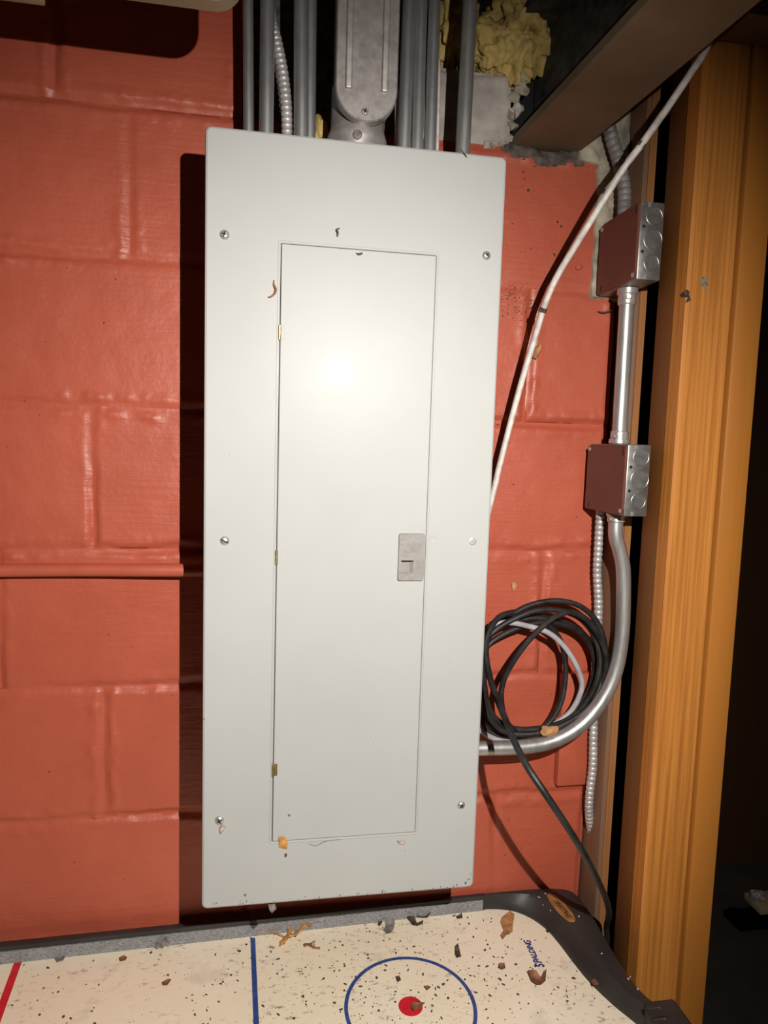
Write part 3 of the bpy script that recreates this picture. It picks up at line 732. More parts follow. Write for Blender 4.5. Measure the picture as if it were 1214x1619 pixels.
# ------------------------------------------------------------------ coil of cable
def px_path(l, n=8, closed=False): return catmull([at(*a) for a in l], n, closed)
T = thing('cable_coil', (0.47, -0.06, 0.19), 'black cable coiled in loops beside the panel with a tail trailing down', 'cable')
R_ = 0.0044
loops = [
 # outer loop, arching highest
 [(772, 996, -.050), (800, 977, -.048), (838, 957, -.045), (880, 950, -.045), (918, 959, -.047), (945, 986, -.052), (957, 1030, -.058), (951, 1078, -.066), (930, 1118, -.07),
  (892, 1145, -.075), (845, 1160, -.075), (800, 1158, -.07), (774, 1135, -.065), (764, 1095, -.06), (764, 1040, -.055)],
 # second loop with the flatter top
 [(768, 1012, -.060), (800, 985, -.058), (850, 965, -.056), (895, 968, -.056), (925, 985, -.058), (945, 1020, -.062), (947, 1062, -.066), (930, 1105, -.064), (897, 1138, -.06),
  (850, 1152, -.056), (805, 1150, -.052), (776, 1126, -.05), (766, 1085, -.05), (765, 1045, -.055)],
 # inner loops
 [(770, 1022, -.046), (806, 998, -.044), (850, 985, -.042), (892, 988, -.04), (925, 1008, -.04), (940, 1045, -.04), (934, 1085, -.042), (915, 1117, -.044), (880, 1142, -.046),
  (838, 1158, -.048), (795, 1163, -.046), (768, 1150, -.044), (757, 1110, -.042), (758, 1060, -.044)],
 [(772, 1006, -.034), (815, 982, -.034), (862, 978, -.034), (905, 990, -.034), (935, 1018, -.034), (949, 1050, -.03), (942, 1085, -.03), (925, 1115, -.034), (892, 1140, -.038),
  (850, 1156, -.04), (805, 1161, -.04), (772, 1140, -.036), (760, 1100, -.034), (760, 1050, -.034)],
 [(790, 985, -.03), (830, 972, -.028), (880, 980, -.026), (920, 1000, -.024), (943, 1035, -.022), (946, 1075, -.022), (930, 1108, -.024), (902, 1133, -.026), (860, 1150, -.026),
  (812, 1156, -.026), (778, 1143, -.026), (766, 1105, -.026), (766, 1060, -.026), (772, 1010, -.028)],
]
for l in loops:
    obj('loop', tube(bmesh.new(), resample(px_path(l, 8, True) + [at(*l[0])], 0.006), R_, 10, True), 'black_cable', T)
# strand crossing the coil diagonally
l = [(815, 1157, -.066), (800, 1140, -.072), (793, 1114, -.078), (793, 1088, -.080), (803, 1060, -.082), (828, 1022, -.084), (856, 992, -.084), (880, 974, -.082), (902, 968, -.08), (928, 980, -.078), (948, 1008, -.076), (958, 1036, -.074), (957, 1064, -.07), (948, 1090, -.066), (932, 1113, -.062)]
obj('strand', tube(bmesh.new(), resample(px_path(l), 0.006), R_, 10), 'black_cable', T)
l = [(862, 985, -.05), (878, 1000, -.05), (889, 1022, -.05), (894, 1050, -.05), (892, 1085, -.052), (886, 1112, -.054), (873, 1136, -.056), (852, 1158, -.058)]
obj('strand', tube(bmesh.new(), resample(px_path(l), 0.006), R_, 10), 'black_cable', T)
l = [(812, 968, -.075), (790, 975, -.08), (775, 995, -.09), (768, 1022, -.10), (771, 1055, -.12), (780, 1090, -.15), (796, 1130, -.19), (813, 1172, -.235), (834, 1213, -.27), (862, 1255, -.29),
     (894, 1303, -.295), (923, 1350, -.28), (945, 1392, -.24), (958, 1422, -.19), (963, 1447, -.14), (957, 1466, -.105)]
tp = [at(*a) for a in l]; e = tp[-1]
tp += [V((max(e.x, 0.612), e.y + 0.004, e.z - 0.05)), V((0.615, -0.09, -0.4)), V((0.63, -0.12, FLOOR + 0.006))]
tp[-4].x = max(tp[-4].x, 0.606)
obj('tail', tube(bmesh.new(), resample(catmull(tp, 10), 0.007), R_, 10), 'black_cable', T)
l = [(772, 990, -.052), (800, 984, -.054), (835, 990, -.056), (866, 1000, -.058), (890, 1020, -.06), (910, 1050, -.06), (920, 1080, -.058), (914, 1105, -.056), (900, 1127, -.054), (878, 1144, -.052),
     (850, 1160, -.05), (805, 1172, -.048), (775, 1165, -.048), (756, 1152, -.05)]
gp_ = [at(*a) for a in l]
tag(rebase(obj('grey_cable', tube(bmesh.new(), resample(catmull(gp_), 0.006), 0.0042, 12), 'grey_cable'), gp_[8]), 'pale grey cable looped inside the black coil beside the panel', 'cable')
c = at(868, 1155, -0.085)
tag(rebase(obj('dry_leaf', lump(bmesh.new(), c, 0.013, 0.6, 3, (1.0, 0.3, 0.6), seed=4), 'leaf_tan'), c), 'tan dry leaf caught at the bottom of the cable coil', 'leaf', 'dry leaves and plant bits')

# ------------------------------------------------------------------ air hockey table
ZS, ZR = -0.160, -0.135
AH = thing('air_hockey_table', (-0.26, -0.42, FLOOR), 'cream topped air hockey table with black rails standing below the panel', 'game table')
def backy(x): return -0.0315 + 0.0225 * (x + 0.294) / 0.73      # inner foot of the back rail
inner = [(0.437, backy(.437)), (0.465, -0.0125), (0.490, -0.022), (0.510, -0.041), (0.524, -0.068), (0.531, -0.100), (0.536, -0.140), (0.543, -0.180), (0.557, -0.222), (0.572, -0.254), (0.590, -0.300), (0.600, -0.36), (0.603, -0.43), (0.600, -0.5), (0.59, -0.56), (0.56, -0.66), (0.53, -0.74), (0.48, -0.80), (0.42, -0.825)]
left = [(-1.02, -0.825), (-1.07, -0.78), (-1.09, -0.7), (-1.09, -0.2), (-1.07, -0.1), (-1.03, backy(-1.03))]
surf = [(x, y) for x, y in inner] + left
grow = [(x * 1.0 + (0.012 if x > 0.45 else 0), y + (0.008 if y > -0.12 else 0)) for x, y in surf]
obj('playing_surface', prism(grow, ZS - 0.018, ZS), 'tabletop', AH, 20)
# grey bumper strip along the back rail
bm = bmesh.new()
x0, x1 = -1.03, 0.4365
for (xa, xb) in ((x0, x1),):
    q = [(xa, backy(xa) - 0.0002), (xb, backy(xb) - 0.0002), (xb, backy(xb) + 0.004), (xa, backy(xa) + 0.004)]
    loft(bm, [[(x, y - 0.0030, ZS + 0.0002) for x, y in q], [(x, y - 0.0032, ZR - 0.0065) for i, (x, y) in enumerate(q)]], True, True)
obj('bumper_strip', bm, 'bumper', AH, 0)
# back rail (thin top)
def railtop(a): return a
q = [(x0 - 0.05, backy(x0) - 0.0018), (x1 + 0.004, backy(x1) - 0.0018), (x1 + 0.004, -0.0030), (x0 - 0.05, backy(x0) + 0.0165)]
obj('back_rail', prism(q, ZR - 0.05, ZR, 0.001), 'rail', AH, 30)
# moulded corner and right rail: inner lip follows the surface, outer edge bulges
outer = [(0.440, -0.0045), (0.500, -0.0035), (0.560, -0.004), (0.583, -0.008), (0.594, -0.022), (0.598, -0.050), (0.596, -0.090), (0.592, -0.140), (0.591, -0.190), (0.594, -0.234), (0.603, -0.258), (0.622, -0.285), (0.632, -0.32), (0.636, -0.36), (0.638, -0.43), (0.636, -0.5), (0.63, -0.57), (0.622, -0.66), (0.6, -0.76), (0.53, -0.84), (0.43, -0.87)]
def samp(l, n): return resample(catmull([V((x, y, 0)) for x, y in l], 8), 1e9 if n < 2 else sum((V((*a, 0)) - V((*b, 0))).length for a, b in zip(l, l[1:])) / n)
def fix(l, n):
    pts = catmull([V((x, y, 0)) for x, y in l], 8); d = [0]
    for a, b in zip(pts, pts[1:]): d.append(d[-1] + (b - a).length)
    out = []; j = 0
    for i in range(n + 1):
        s = d[-1] * i / n
        while j < len(d) - 2 and d[j + 1] < s: j += 1
        out.append(pts[j].lerp(pts[j + 1], (s - d[j]) / max(1e-9, d[j + 1] - d[j])))
    return out
# pair inner and outer points by matching control points so the strip stays even
nI = 90
I = catmull([V((*p, 0)) for p in inner], 8)
out_pairs = [(0.4405, -0.0045), (0.475, -0.0035), (0.548, -0.0035), (0.586, -0.010), (0.5965, -0.030), (0.598, -0.070), (0.595, -0.118), (0.591, -0.170), (0.592, -0.222), (0.603, -0.256), (0.628, -0.298), (0.636, -0.36), (0.638, -0.43), (0.636, -0.5), (0.63, -0.57), (0.61, -0.7), (0.58, -0.79), (0.52, -0.85), (0.42, -0.87)]
O = catmull([V((*p, 0)) for p in out_pairs], 8)
def lerp_loop(t, z): return [i.lerp(o, t) + V((0, 0, z)) for i, o in zip(I, O)]
prof = [(0.0, ZS - 0.004), (0.0, ZS + 0.004), (0.10, ZR - 0.012), (0.26, ZR - 0.004), (0.36, ZR), (0.9, ZR), (0.97, ZR - 0.002), (1.0, ZR - 0.007), (1.0, ZR - 0.06), (0.3, ZR - 0.06), (0.0, ZS - 0.004)]
bm = bmesh.new(); strips = [[bm.verts.new(p) for p in lerp_loop(t, z)] for t, z in prof]
for a, b in zip(strips, strips[1:]):
    for k in range(len(a) - 1): bm.faces.new((a[k], a[k + 1], b[k + 1], b[k]))
bm.faces.new([s[0] for s in strips[:-1]]); bm.faces.new([s[-1] for s in strips[:-1]][::-1])
obj('corner_rail', bm, 'rail', AH, 40)
q = [(-1.12, -0.87), (0.43, -0.87), (0.43, -0.822), (-1.05, -0.822), (-1.087, -0.78), (-1.087, -0.1), (-1.05, -0.06), (-1.13, -0.06)]
obj('front_rail', prism(q, ZR - 0.05, ZR, 0.002), 'rail', AH, 30)
obj('apron', B((-1.08, -0.85, ZR - 0.2), (0.58, -0.075, ZS - 0.02), 0.004), 'rail', AH)
for x in (-1.0, 0.48):
    for y in (-0.78, -0.15): obj('leg', B((x - 0.04, y - 0.04, FLOOR), (x + 0.04, y + 0.04, ZR - 0.2), 0.004), 'rail', AH)
# score bracket on the right rail
s = atz(1062, 1612, ZR)
bm = bmesh.new(); box(bm, (s.x - 0.028, s.y - 0.05, ZR - 0.02), (s.x + 0.016, s.y + 0.022, ZR + 0.012), 0.006, 3)
br = obj('score_bracket', bm, 'rail', AH, 40)
for u, v in ((1037, 1601), (1045, 1619)):
    c = atz(u, v, ZR + 0.012); bm = bmesh.new()
    loft(bm, [[(x, y, ZR + 0.0135) for x, y in rrect(c.x - 0.013, c.x + 0.013, c.y - 0.009, c.y + 0.009, 0.004)],
              [(x, y, ZR + 0.0135) for x, y in rrect(c.x - 0.0105, c.x + 0.0105, c.y - 0.0065, c.y + 0.0065, 0.003)],
              [(x, y, ZR + 0.0125) for x, y in rrect(c.x - 0.0095, c.x + 0.0095, c.y - 0.0055, c.y + 0.0055, 0.003)]], False, True)
    obj('slot', bm, 'rail', br, 30)
# markings, thin ink films on the surface
EZ = ZS + 0.0004
def film(name, poly, mat, parent=AH): return obj(name, prism(poly, ZS - 0.001, EZ), mat, parent, 0)
film('red_line', [(-0.272, -0.85), (-0.260, -0.85), (-0.266, backy(-.266)), (-0.2785, backy(-.27))][::1], 'redink') if False else None
a0, a1 = atz(28, 1521, ZS), atz(-8, 1619, ZS)
def strip_line(name, p, q, wd, mat):
    d = (V((q[0] - p[0], q[1] - p[1], 0))).normalized(); n = V((-d.y, d.x, 0)) * wd / 2
    film(name, [(p[0] + n.x, p[1] + n.y), (q[0] + n.x, q[1] + n.y), (q[0] - n.x, q[1] - n.y), (p[0] - n.x, p[1] - n.y)], mat)
r0, r1 = atz(29, 1520, ZS), atz(-2, 1605, ZS)
dd = (r1 - r0); r2 = r0 + dd * ((-0.82 - r0.y) / dd.y)
strip_line('red_line', (r0.x, r0.y), (r2.x, r2.y), 0.0105, 'redink')
b0, b1 = atz(399.5, 1483, ZS), atz(405, 1619, ZS)
dd = (b1 - b0); b2 = b0 + dd * ((-0.82 - b0.y) / dd.y)
strip_line('blue_line', (b0.x, b0.y), (b2.x, b2.y), 0.0072, 'blue')
cc = atz(649, 1591, ZS); RO = 0.0905
bm = bmesh.new(); n = 72
def circ(r, z): return [(cc.x + r * math.cos(2 * math.pi * k / n), cc.y + r * math.sin(2 * math.pi * k / n), z) for k in range(n)]
loft(bm, [circ(RO, ZS - .001), circ(RO, EZ), circ(RO - 0.0052, EZ), circ(RO - 0.0052, ZS - .001)])
obj('blue_circle', bm, 'blue', AH, 0)
film('red_dot', [(x, y) for x, y, z in circ(0.0165, 0)], 'redink')
# lettering
def lettering(name, txt, size, org, ang, shear, mat, parent, z, scale_x=1.0, big=None):
    cu = bpy.data.curves.new(name, 'FONT'); cu.body = txt; cu.size = size; cu.shear = shear; cu.extrude = 0.0002; cu.offset = size * 0.03
    cu.resolution_u = 3
    to = bpy.data.objects.new('tmp', cu); COL.objects.link(to)
    dg = bpy.context.evaluated_depsgraph_get(); me = bpy.data.meshes.new_from_object(to.evaluated_get(dg))
    bpy.data.objects.remove(to)
    me.transform(Matrix.Translation((org[0], org[1], z)) @ Matrix.Rotation(ang, 4, 'Z') @ Matrix.Diagonal((scale_x, 1, 1, 1)))
    me.materials.clear(); me.name = name
    return link(name, me, mat, parent, 0)
S0, S1 = atz(858, 1530, ZS), atz(838, 1489, ZS)
dv = S1 - S0; an = math.atan2(dv.y, dv.x); ln = dv.length
dvn = dv.normalized(); up = V((-dvn.y, dvn.x, 0))
# initial and final letters are taller
lettering('lettering', 'S', 0.0180, S0 - up * 0.003, an, 0.25, 'navy', AH, EZ, 0.85)
o2 = S0 + dvn * 0.0085
lettering('lettering', 'P', 0.0165, o2 - up * 0.002, an, 0.25, 'navy', AH, EZ, 0.8)
o2 = S0 + dvn * 0.0155
lettering('lettering', 'ALDIN', 0.0122, o2 + up * 0.0006, an, 0.25, 'navy', AH, EZ, 0.92)
o2 = S0 + dvn * 0.0475
lettering('lettering', 'G', 0.0150, o2 - up * 0.0005, an, 0.25, 'navy', AH, EZ, 0.75)
# badge on the corner
c0, c1 = atz(868, 1414, ZR), atz(906, 1457, ZR)
bd = (c0 + c1) / 2; dv = c0 - c1; an = math.atan2(dv.y, dv.x)
bm = bmesh.new(); n = 36
def oval(k, z):
    out = []
    for i in range(n):
        t = 2 * math.pi * i / n; x = math.cos(t); y = math.sin(t)
        X = k * 0.5 * dv.length * 1.04 * (abs(x) ** 0.9) * (1 if x > 0 else -1); Y = k * 0.0105 * (abs(y) ** 0.8) * (1 if y > 0 else -1)
        out.append((bd.x + X * math.cos(an) - Y * math.sin(an), bd.y + X * math.sin(an) + Y * math.cos(an), z))
    return out
loft(bm, [oval(1, ZR - 0.001), oval(1, ZR + 0.0008), oval(0.95, ZR + 0.0016), oval(0.88, ZR + 0.0012)], True, True)
bdg = obj('badge', bm, 'gold', AH, 40)
dn = dv.normalized(); un = V((-dn.y, dn.x, 0))
lettering('badge_lettering', 'SPALDING', 0.0112, c1 + dn * 0.007 - un * 0.0038, an, 0.25, 'badge_ink', bdg, ZR + 0.0014, 0.82)

# ------------------------------------------------------------------ leaves and litter on the table
GL = 'dry leaves and plant bits'
def leaf(pts, mat, label, name='dry_leaf', z=ZS, curl=0.004, th=0.0005, group=GL, cat='leaf', seed=0.0):
    """outline of photo pixels laid on the table, given thickness and curl"""
    P2 = [atz(u, v, z) for u, v in pts]; c = sum(P2, V()) / len(P2); n = len(P2)
    rad = max((p - c).length for p in P2); bm = bmesh.new()
    rings = []
    for t in (1.0, 0.66, 0.33):
        rings.append([c + (p - c) * t for p in P2])
    def lift(p):
        k = (p - c).length / rad
        return z + 0.0006 + curl * (0.75 * k * k + 0.5 * (noise.noise(p * 80 + V((seed, 0, 0))) + 0.4) * (0.4 + k))
    tops = [[bm.verts.new((p.x, p.y, lift(p) + th)) for p in r_] for r_ in rings]; ct = bm.verts.new((c.x, c.y, lift(c) + th))
    bots = [[bm.verts.new((p.x, p.y, lift(p))) for p in r_] for r_ in rings]; cb = bm.verts.new((c.x, c.y, lift(c)))
    for L_, ce, fl_ in ((tops, ct, 1), (bots, cb, -1)):
        for a, b in zip(L_, L_[1:]):
            for k in range(n): bm.faces.new((a[k], a[(k + 1) % n], b[(k + 1) % n], b[k]))
        for k in range(n): bm.faces.new((L_[-1][k], L_[-1][(k + 1) % n], ce))
    for k in range(n): bm.faces.new((tops[0][k], bots[0][k], bots[0][(k + 1) % n], tops[0][(k + 1) % n]))
    return tag(rebase(obj(name, bm, mat, None, 60), (c.x, c.y, z)), label, cat, group)
leaf([(793, 1452), (806, 1443), (813, 1450), (811, 1462), (810, 1475), (800, 1482), (795, 1489), (791, 1482), (796, 1472), (791, 1460)], 'leaf_tan', 'long tan dry leaf near the rounded table corner', curl=0.004, seed=1)
leaf([(834, 1545), (846, 1542), (855, 1549), (863, 1546), (862, 1558), (857, 1567), (848, 1563), (840, 1557)], 'leaf_brown', 'curled reddish brown leaf below the blue lettering', curl=0.010, seed=2)
leaf([(934, 1556), (942, 1549), (950, 1541), (958, 1530), (967, 1521), (974, 1523), (974, 1533), (967, 1543), (957, 1549), (949, 1553), (944, 1563), (937, 1565)], 'leaf_brown', 'brown winged seed lying against the right rail', 'winged_seed', ZS + 0.006, 0.007, seed=3, cat='seed')
leaf([(608, 1457), (617, 1451), (624, 1457), (623, 1468), (619, 1478), (612, 1479), (606, 1474), (610, 1466)], 'dustball', 'grey feathery tuft near the back rail right of the sprig', 'dust_tuft', curl=0.005, seed=4, cat='dust')
leaf([(599, 1456), (603, 1453), (604, 1460), (600, 1467), (597, 1463)], 'crumb', 'small dark scrap touching the grey feathery tuft', 'dry_scrap', curl=0.003, seed=5, cat='scrap')
leaf([(643, 1456), (655, 1453), (659, 1461), (669, 1459), (668, 1464), (660, 1466), (652, 1464)], 'crumb', 'dark crumbly cluster near the back rail above the blue circle', 'dry_scrap', curl=0.006, seed=6, cat='scrap')
leaf([(657, 1444), (664, 1447), (673, 1442), (681, 1450), (676, 1456), (668, 1453), (659, 1454)], 'crumb', 'dark crumbly cluster nearest the grey bumper strip', 'dry_scrap', curl=0.006, seed=7, cat='scrap')
leaf([(721, 1451), (730, 1447), (731, 1453), (723, 1456)], 'crumb', 'dark flake between the dark clusters and the tan leaf', 'dry_scrap', curl=0.003, seed=8, cat='scrap')
leaf([(651, 1589), (662, 1588), (672, 1591), (664, 1595), (655, 1602), (650, 1598)], 'leaf_brown', 'brown bit lying across the red dot', 'dry_scrap', curl=0.004, seed=9, cat='scrap')
leaf([(719, 1499), (724, 1496), (727, 1507), (729, 1515), (722, 1518), (719, 1510)], 'crumb', 'dark bit on the upper right of the blue circle', 'dry_scrap', curl=0.004, seed=10, cat='scrap')
leaf([(788, 1527), (797, 1526), (799, 1533), (794, 1538), (788, 1533)], 'leaf_brown', 'brown flake between the blue circle and the lettering', 'dry_scrap', curl=0.004, seed=11, cat='scrap')
leaf([(670, 1563), (676, 1561), (681, 1565), (675, 1569)], 'leaf_brown', 'brown speck just above the red dot', 'dry_scrap', curl=0.003, seed=12, cat='scrap')
leaf([(625, 1547), (631, 1545), (634, 1551), (629, 1555)], 'crumb', 'dark bit above and left of the red dot', 'dry_scrap', curl=0.003, seed=13, cat='scrap')
leaf([(864, 1471), (869, 1470), (871, 1475), (866, 1477), (863, 1474)], 'crumb', 'round dark seed against the corner of the rail', 'seed', curl=0.004, seed=14, cat='seed')
leaf([(956, 1573), (962, 1577), (966, 1584), (960, 1582)], 'leaf_brown', 'reddish flake below the winged seed', 'dry_scrap', curl=0.004, seed=15, cat='scrap')
leaf([(86, 1517), (95, 1514), (103, 1517), (100, 1522), (90, 1523)], 'dustball', 'greyish flake beside the red line', 'dry_scrap', curl=0.003, seed=16, cat='scrap')
leaf([(94, 1518), (100, 1515), (101, 1521), (95, 1523)], 'leaf_brown', 'brown flake right of the red line', 'dry_scrap', z=ZS, curl=0.004, seed=17, cat='scrap') if False else None
leaf([(188, 1518), (196, 1514), (201, 1517), (199, 1523), (190, 1523)], 'leaf_brown', 'square brown flake between the red line and the dust ball', 'dry_scrap', curl=0.004, seed=18, cat='scrap')
leaf([(256, 1557), (265, 1551), (271, 1553), (265, 1560), (258, 1562)], 'leaf_brown', 'brown wisp alone in the field between the red and blue lines', 'dry_scrap', curl=0.003, seed=19, cat='scrap')
leaf([(1000, 1600), (1000, 1600)], 'crumb', '') if False else None
c = atz(257, 1494, ZS)
tag(rebase(obj('dust_ball', lump(bmesh.new(), (c.x, c.y, ZS + 0.008), 0.010, 0.7, 3, (1, 1, 0.85), 2.4, 2), 'dustball'), (c.x, c.y, ZS)), 'grey dust ball lying against the bumper strip', 'dust')
# cedar sprig
T = thing('dry_sprig', atz(440, 1472, ZS), 'dry tan cedar sprig lying across the top of the blue line', 'twig', GL)
zz = ZS + 0.004
def twig(l, r, mt='leaf_orange'):
    p = [atz(u, v, zz + dz) for u, v, dz in l]
    obj('twig', tube(bmesh.new(), resample(catmull(p, 6), 0.0025), lambda i, n: r * (1.15 - 0.55 * i / n) * (1 + 0.25 * math.sin(i * 1.9)), 7, True, 1.0, 0.6), mt, T)
twig([(392, 1471, .001), (405, 1474, .001), (425, 1472, .002), (440, 1477, .001), (449, 1481, .0)], 0.0022, 'leaf_tan')
twig([(446, 1491, .0), (455, 1480, .002), (466, 1477, .003), (475, 1470, .005), (481, 1460, .007), (490, 1457, .008)], 0.0038)
twig([(457, 1479, .002), (458, 1471, .004), (457, 1465, .006)], 0.0030)
twig([(479, 1466, .006), (484, 1460, .008), (493, 1463, .008)], 0.0028)
twig([(452, 1482, .001), (446, 1488, .001), (443, 1495, 0)], 0.0024)
T = thing('dry_sprig', atz(493, 1496, ZS), 'small reddish sprig fragment lying right of the larger sprig', 'twig', GL)
zz = ZS + 0.002
twig([(480, 1495, 0), (488, 1493, .001), (497, 1498, .001), (506, 1499, 0)], 0.0024, 'leaf_brown')
twig([(490, 1494, 0), (494, 1490, .001), (498, 1488, .001)], 0.0016, 'leaf_brown')
# crumbs nobody could count
bm = bmesh.new(); rnd = random.Random(5)
def crumb(x, y, z, r):
    mt = Matrix.Translation((x, y, z + r * 0.35)) @ Matrix.Rotation(rnd.uniform(0, 6.28), 4, 'Z') @ Matrix.Diagonal((r * rnd.uniform(0.7, 1.7), r * rnd.uniform(0.5, 1.0), r * 0.6, 1))
    bmesh.ops.create_icosphere(bm, subdivisions=1, radius=1.0, matrix=mt)
ct = 0
while ct < 900:
    u = rnd.uniform(5, 1000); v = rnd.uniform(1425, 1640)
    dens = 0.15 + 0.85 * math.exp(-((u - 640) / 270) ** 2)
    if rnd.random() > dens: continue
    q = atz(u, v, ZS)
    if q.y > backy(q.x) - 0.004 or q.x > 0.52 - 0.0 and q.y > -0.11 or q.x > 0.53 + max(0, (-q.y - 0.14) * 0.33): continue
    if q.x > 0.46 and q.y > -0.012 - (q.x - 0.46) * 1.0: continue
    crumb(q.x, q.y, ZS, rnd.choice((0.0004, 0.0005, 0.0005, 0.0006, 0.0008, 0.0008, 0.001, 0.0013, 0.0016, 0.0021))); ct += 1
tag(obj('crumbs', bm, 'crumb', None, 0), 'dark crumbs and dirt scattered over the cream table top', 'dirt', kind='stuff')
bm = bmesh.new()
for u, v in ((862, 1413), (852, 1419), (858, 1431), (915, 1449), (951, 1508), (993, 1548), (996, 1545), (870, 1440), (875, 1411), (1008, 1564)):
    q = atz(u, v, ZR); crumb(q.x, q.y, ZR, 0.0015)
tag(obj('pale_grit', bm, 'paint_chip', None, 0), 'pale grit sprinkled on the black corner rail', 'dirt', kind='stuff')

# ------------------------------------------------------------------ bits stuck to the panel, wall and post
def bit(pts, Y, mat, label, name, cat, th=0.003):
    """small irregular scrap clinging to a vertical face"""
    pw = [at(u, v, Y) for u, v in pts]; c = sum(pw, V()) / len(pw); bm = bmesh.new()
    loft(bm, [[(p.x, Y + 0.0004, p.z) for p in pw], [(c.x + (p.x - c.x) * 1.0, Y - th * (0.6 + 0.4 * math.sin(i * 2.1)), c.z + (p.z - c.z) * 1.0) for i, p in enumerate(pw)],
              [(c.x + (p.x - c.x) * 0.5, Y - th * 1.1, c.z + (p.z - c.z) * 0.5) for p in pw]], True, True)
    return tag(rebase(obj(name, bm, mat, None, 40), (c.x, Y, c.z)), label, cat)
bit([(440, 1323), (446, 1322), (453, 1325), (455, 1333), (454, 1340), (441, 1340), (441, 1332)], F, 'leaf_orange', 'orange leaf scrap stuck at the bottom of the panel door', 'leaf_scrap', 'leaf')
bit([(347, 1307), (352, 1303), (357, 1307), (353, 1313), (349, 1317), (346, 1313)], F, 'lint', 'pinkish lint under the lower left panel screw', 'lint', 'lint')
bit([(627, 1329), (633, 1330), (640, 1328), (641, 1333), (636, 1334), (631, 1335)], F, 'lint', 'beige scrap below the panel door on the right', 'lint', 'lint', 0.002)
bit([(450, 1350), (453, 1349), (454, 1353), (450, 1355)], F, 'crumb', 'dark speck below the orange leaf scrap', 'dirt_speck', 'dirt', 0.002)
def wisp(l, Y, r, mat, label, name='plant_wisp', cat='plant bit'):
    p = [at(u, v, Y - r * 0.9 - dz) for u, v, dz in l]
    tag(rebase(obj(name, tube(bmesh.new(), resample(catmull(p, 6), 0.0015), lambda i, n: r * (0.6 + 0.6 * math.sin(3.14 * i / n)), 7), mat), p[0]), label, cat)
wisp([(433, 443, 0), (433, 450, .001), (436, 457, .002), (434, 464, .002), (428, 469, .001), (424, 470, 0)], F, 0.0012, 'leaf_brown', 'curled brown wisp beside the upper left of the panel door')
wisp([(537, 361, 0), (532, 363, .001), (534, 368, .001), (533, 374, 0)], F, 0.0011, 'crumb', 'tiny dark hooked wisp above the panel door')
wisp([(563, 400, 0), (567, 402, 0), (573, 400, 0)], F, 0.0012, 'crumb', 'tiny dark speck on the top edge of the door')
wisp([(728, 236, 0.0), (733, 242, .001), (738, 249, 0)], F, 0.0007, 'crumb', 'dark hair at the panel top below the lone conduit')
wisp([(487, 1334, 0), (500, 1337, .0005), (515, 1330, .0005), (540, 1327, 0)], F, 0.0004, 'dustball', 'thin cobweb strand along the bottom edge of the door', 'cobweb', 'cobweb')
bit([(844, 551), (850, 545), (856, 543), (852, 556), (846, 568), (842, 566)], -0.004, 'leaf_tan', 'tan leaf scrap stuck on the red wall beside the white cable', 'leaf_scrap', 'leaf', 0.008)
bit([(808, 922), (813, 918), (817, 923), (815, 931), (810, 935)], -0.001, 'leaf_tan', 'tan leaf scrap stuck on the red wall above the cable coil', 'leaf_scrap', 'leaf', 0.003)
bit([(909, 421), (918, 418), (922, 423), (915, 427), (910, 426)], -0.001, 'red_smooth', 'red paint flake curling off the wall beside the upper junction box', 'paint_flake', 'paint flake', 0.004)
bit([(424, 1428), (434, 1426), (437, 1436), (430, 1442), (426, 1436)], F + 0.012, 'dustball', 'dust clump hanging under the panel bottom edge', 'dust_clump', 'dust', 0.004)
wisp([(945, 492, 0), (955, 494, .004), (970, 489, .012)], -0.004, 0.0012, 'crumb', 'dark sliver lifting off the wall below the upper junction box', 'splinter', 'splinter')
q = atx(1087, 470, 0.6365)
bit([(1078, 463), (1083, 459), (1089, 461), (1087, 467), (1089, 476), (1083, 479), (1086, 471), (1079, 468)], PY + 0.0036, 'crumb', 'black hooked scrap on the left edge of the post', 'bark_scrap', 'scrap', 0.005)
bm = bmesh.new()
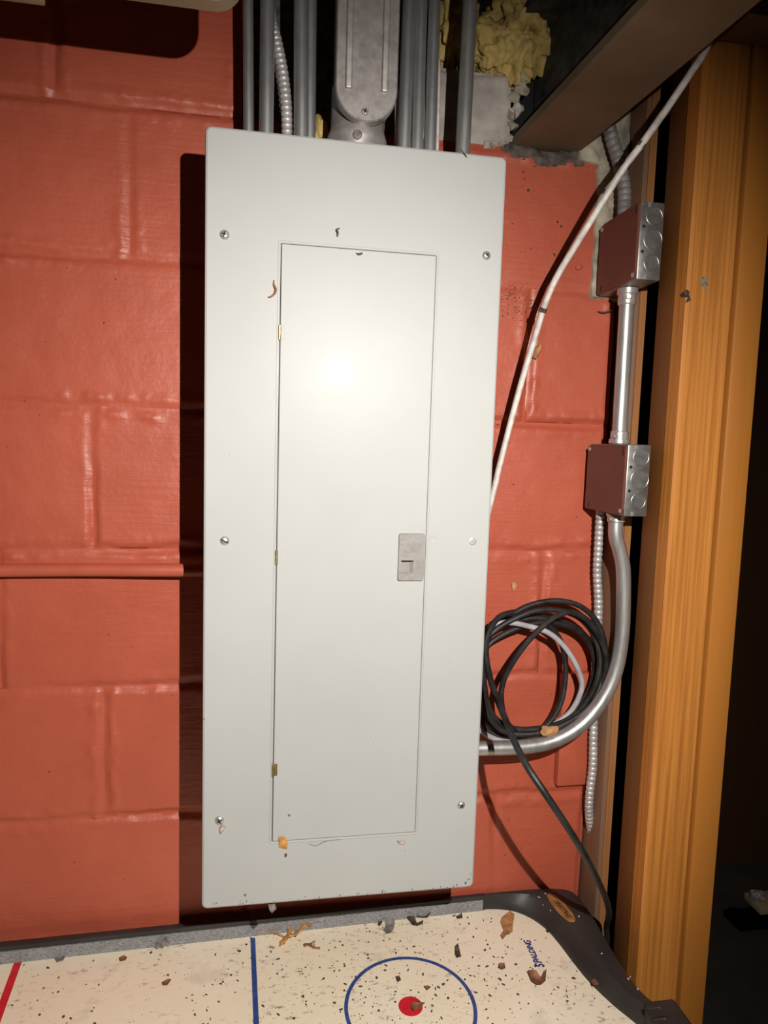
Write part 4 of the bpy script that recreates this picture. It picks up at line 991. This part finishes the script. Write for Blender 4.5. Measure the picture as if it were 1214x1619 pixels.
for (u, v, r) in [(rnd.uniform(330, 735), None, rnd.choice((.0006, .0009, .0013))) for i in range(40)] + [(741, 1390, .0016), (736, 1396, .0018), (744, 1382, .0012), (722, 1399, .0016), (739, 1401, .0013), (322, 1137, .0014), (363, 718, .0008), (640, 1345, .0007), (536, 1350, .0008), (711, 1046, .0006), (586, 1165, .0006)]:
    if v is None: v = 1434 - (u - 318) * 0.0742 - abs(rnd.gauss(0, 2.5))
    q = at(u, v, F); bmesh.ops.create_icosphere(bm, subdivisions=1, radius=1.0, matrix=Matrix.Translation((q.x, F - 0.0002, q.z)) @ Matrix.Rotation(rnd.uniform(0, 3), 4, 'Y') @ Matrix.Diagonal((r * rnd.uniform(.7, 1.6), r * 0.5, r * rnd.uniform(.5, 1.0), 1)))
tag(obj('panel_grime', bm, 'dustball', None, 0), 'grey grime specks along the bottom edge of the panel cover', 'dirt', kind='stuff')
# dirt on the wall around the mortar joints
bm = bmesh.new()
def wcrumb(u, v, r):
    q = at(u, v, 0.0); bmesh.ops.create_icosphere(bm, subdivisions=1, radius=1.0, matrix=Matrix.Translation((q.x, -0.0008, q.z)) @ Matrix.Rotation(rnd.uniform(0, 3), 4, 'Y') @ Matrix.Diagonal((r * rnd.uniform(.6, 1.8), r * 0.6, r * rnd.uniform(.5, 1.0), 1)))
for i in range(150):
    u = rnd.gauss(818, 16); v = rnd.gauss(478, 14); wcrumb(u, v, rnd.choice((.0005, .0007, .001)))
for u, v, r in ((835, 301, .003), (881, 351, .0025), (887, 358, .002), (876, 403, .0022), (839, 393, .0015), (810, 354, .0014), (827, 272, .0016), (829, 283, .0014), (845, 263, .002), (870, 275, .0012)):
    wcrumb(u, v, r)
for i in range(90):
    wcrumb(rnd.uniform(770, 930), rnd.uniform(270, 1380), rnd.choice((.0005, .0008, .0012)))
for i in range(40):
    wcrumb(rnd.uniform(20, 285), rnd.uniform(400, 1450), rnd.choice((.0004, .0006, .001)))
tag(obj('wall_dirt', bm, 'crumb', None, 0), 'dark dirt specks clinging to the red wall', 'dirt', kind='stuff')
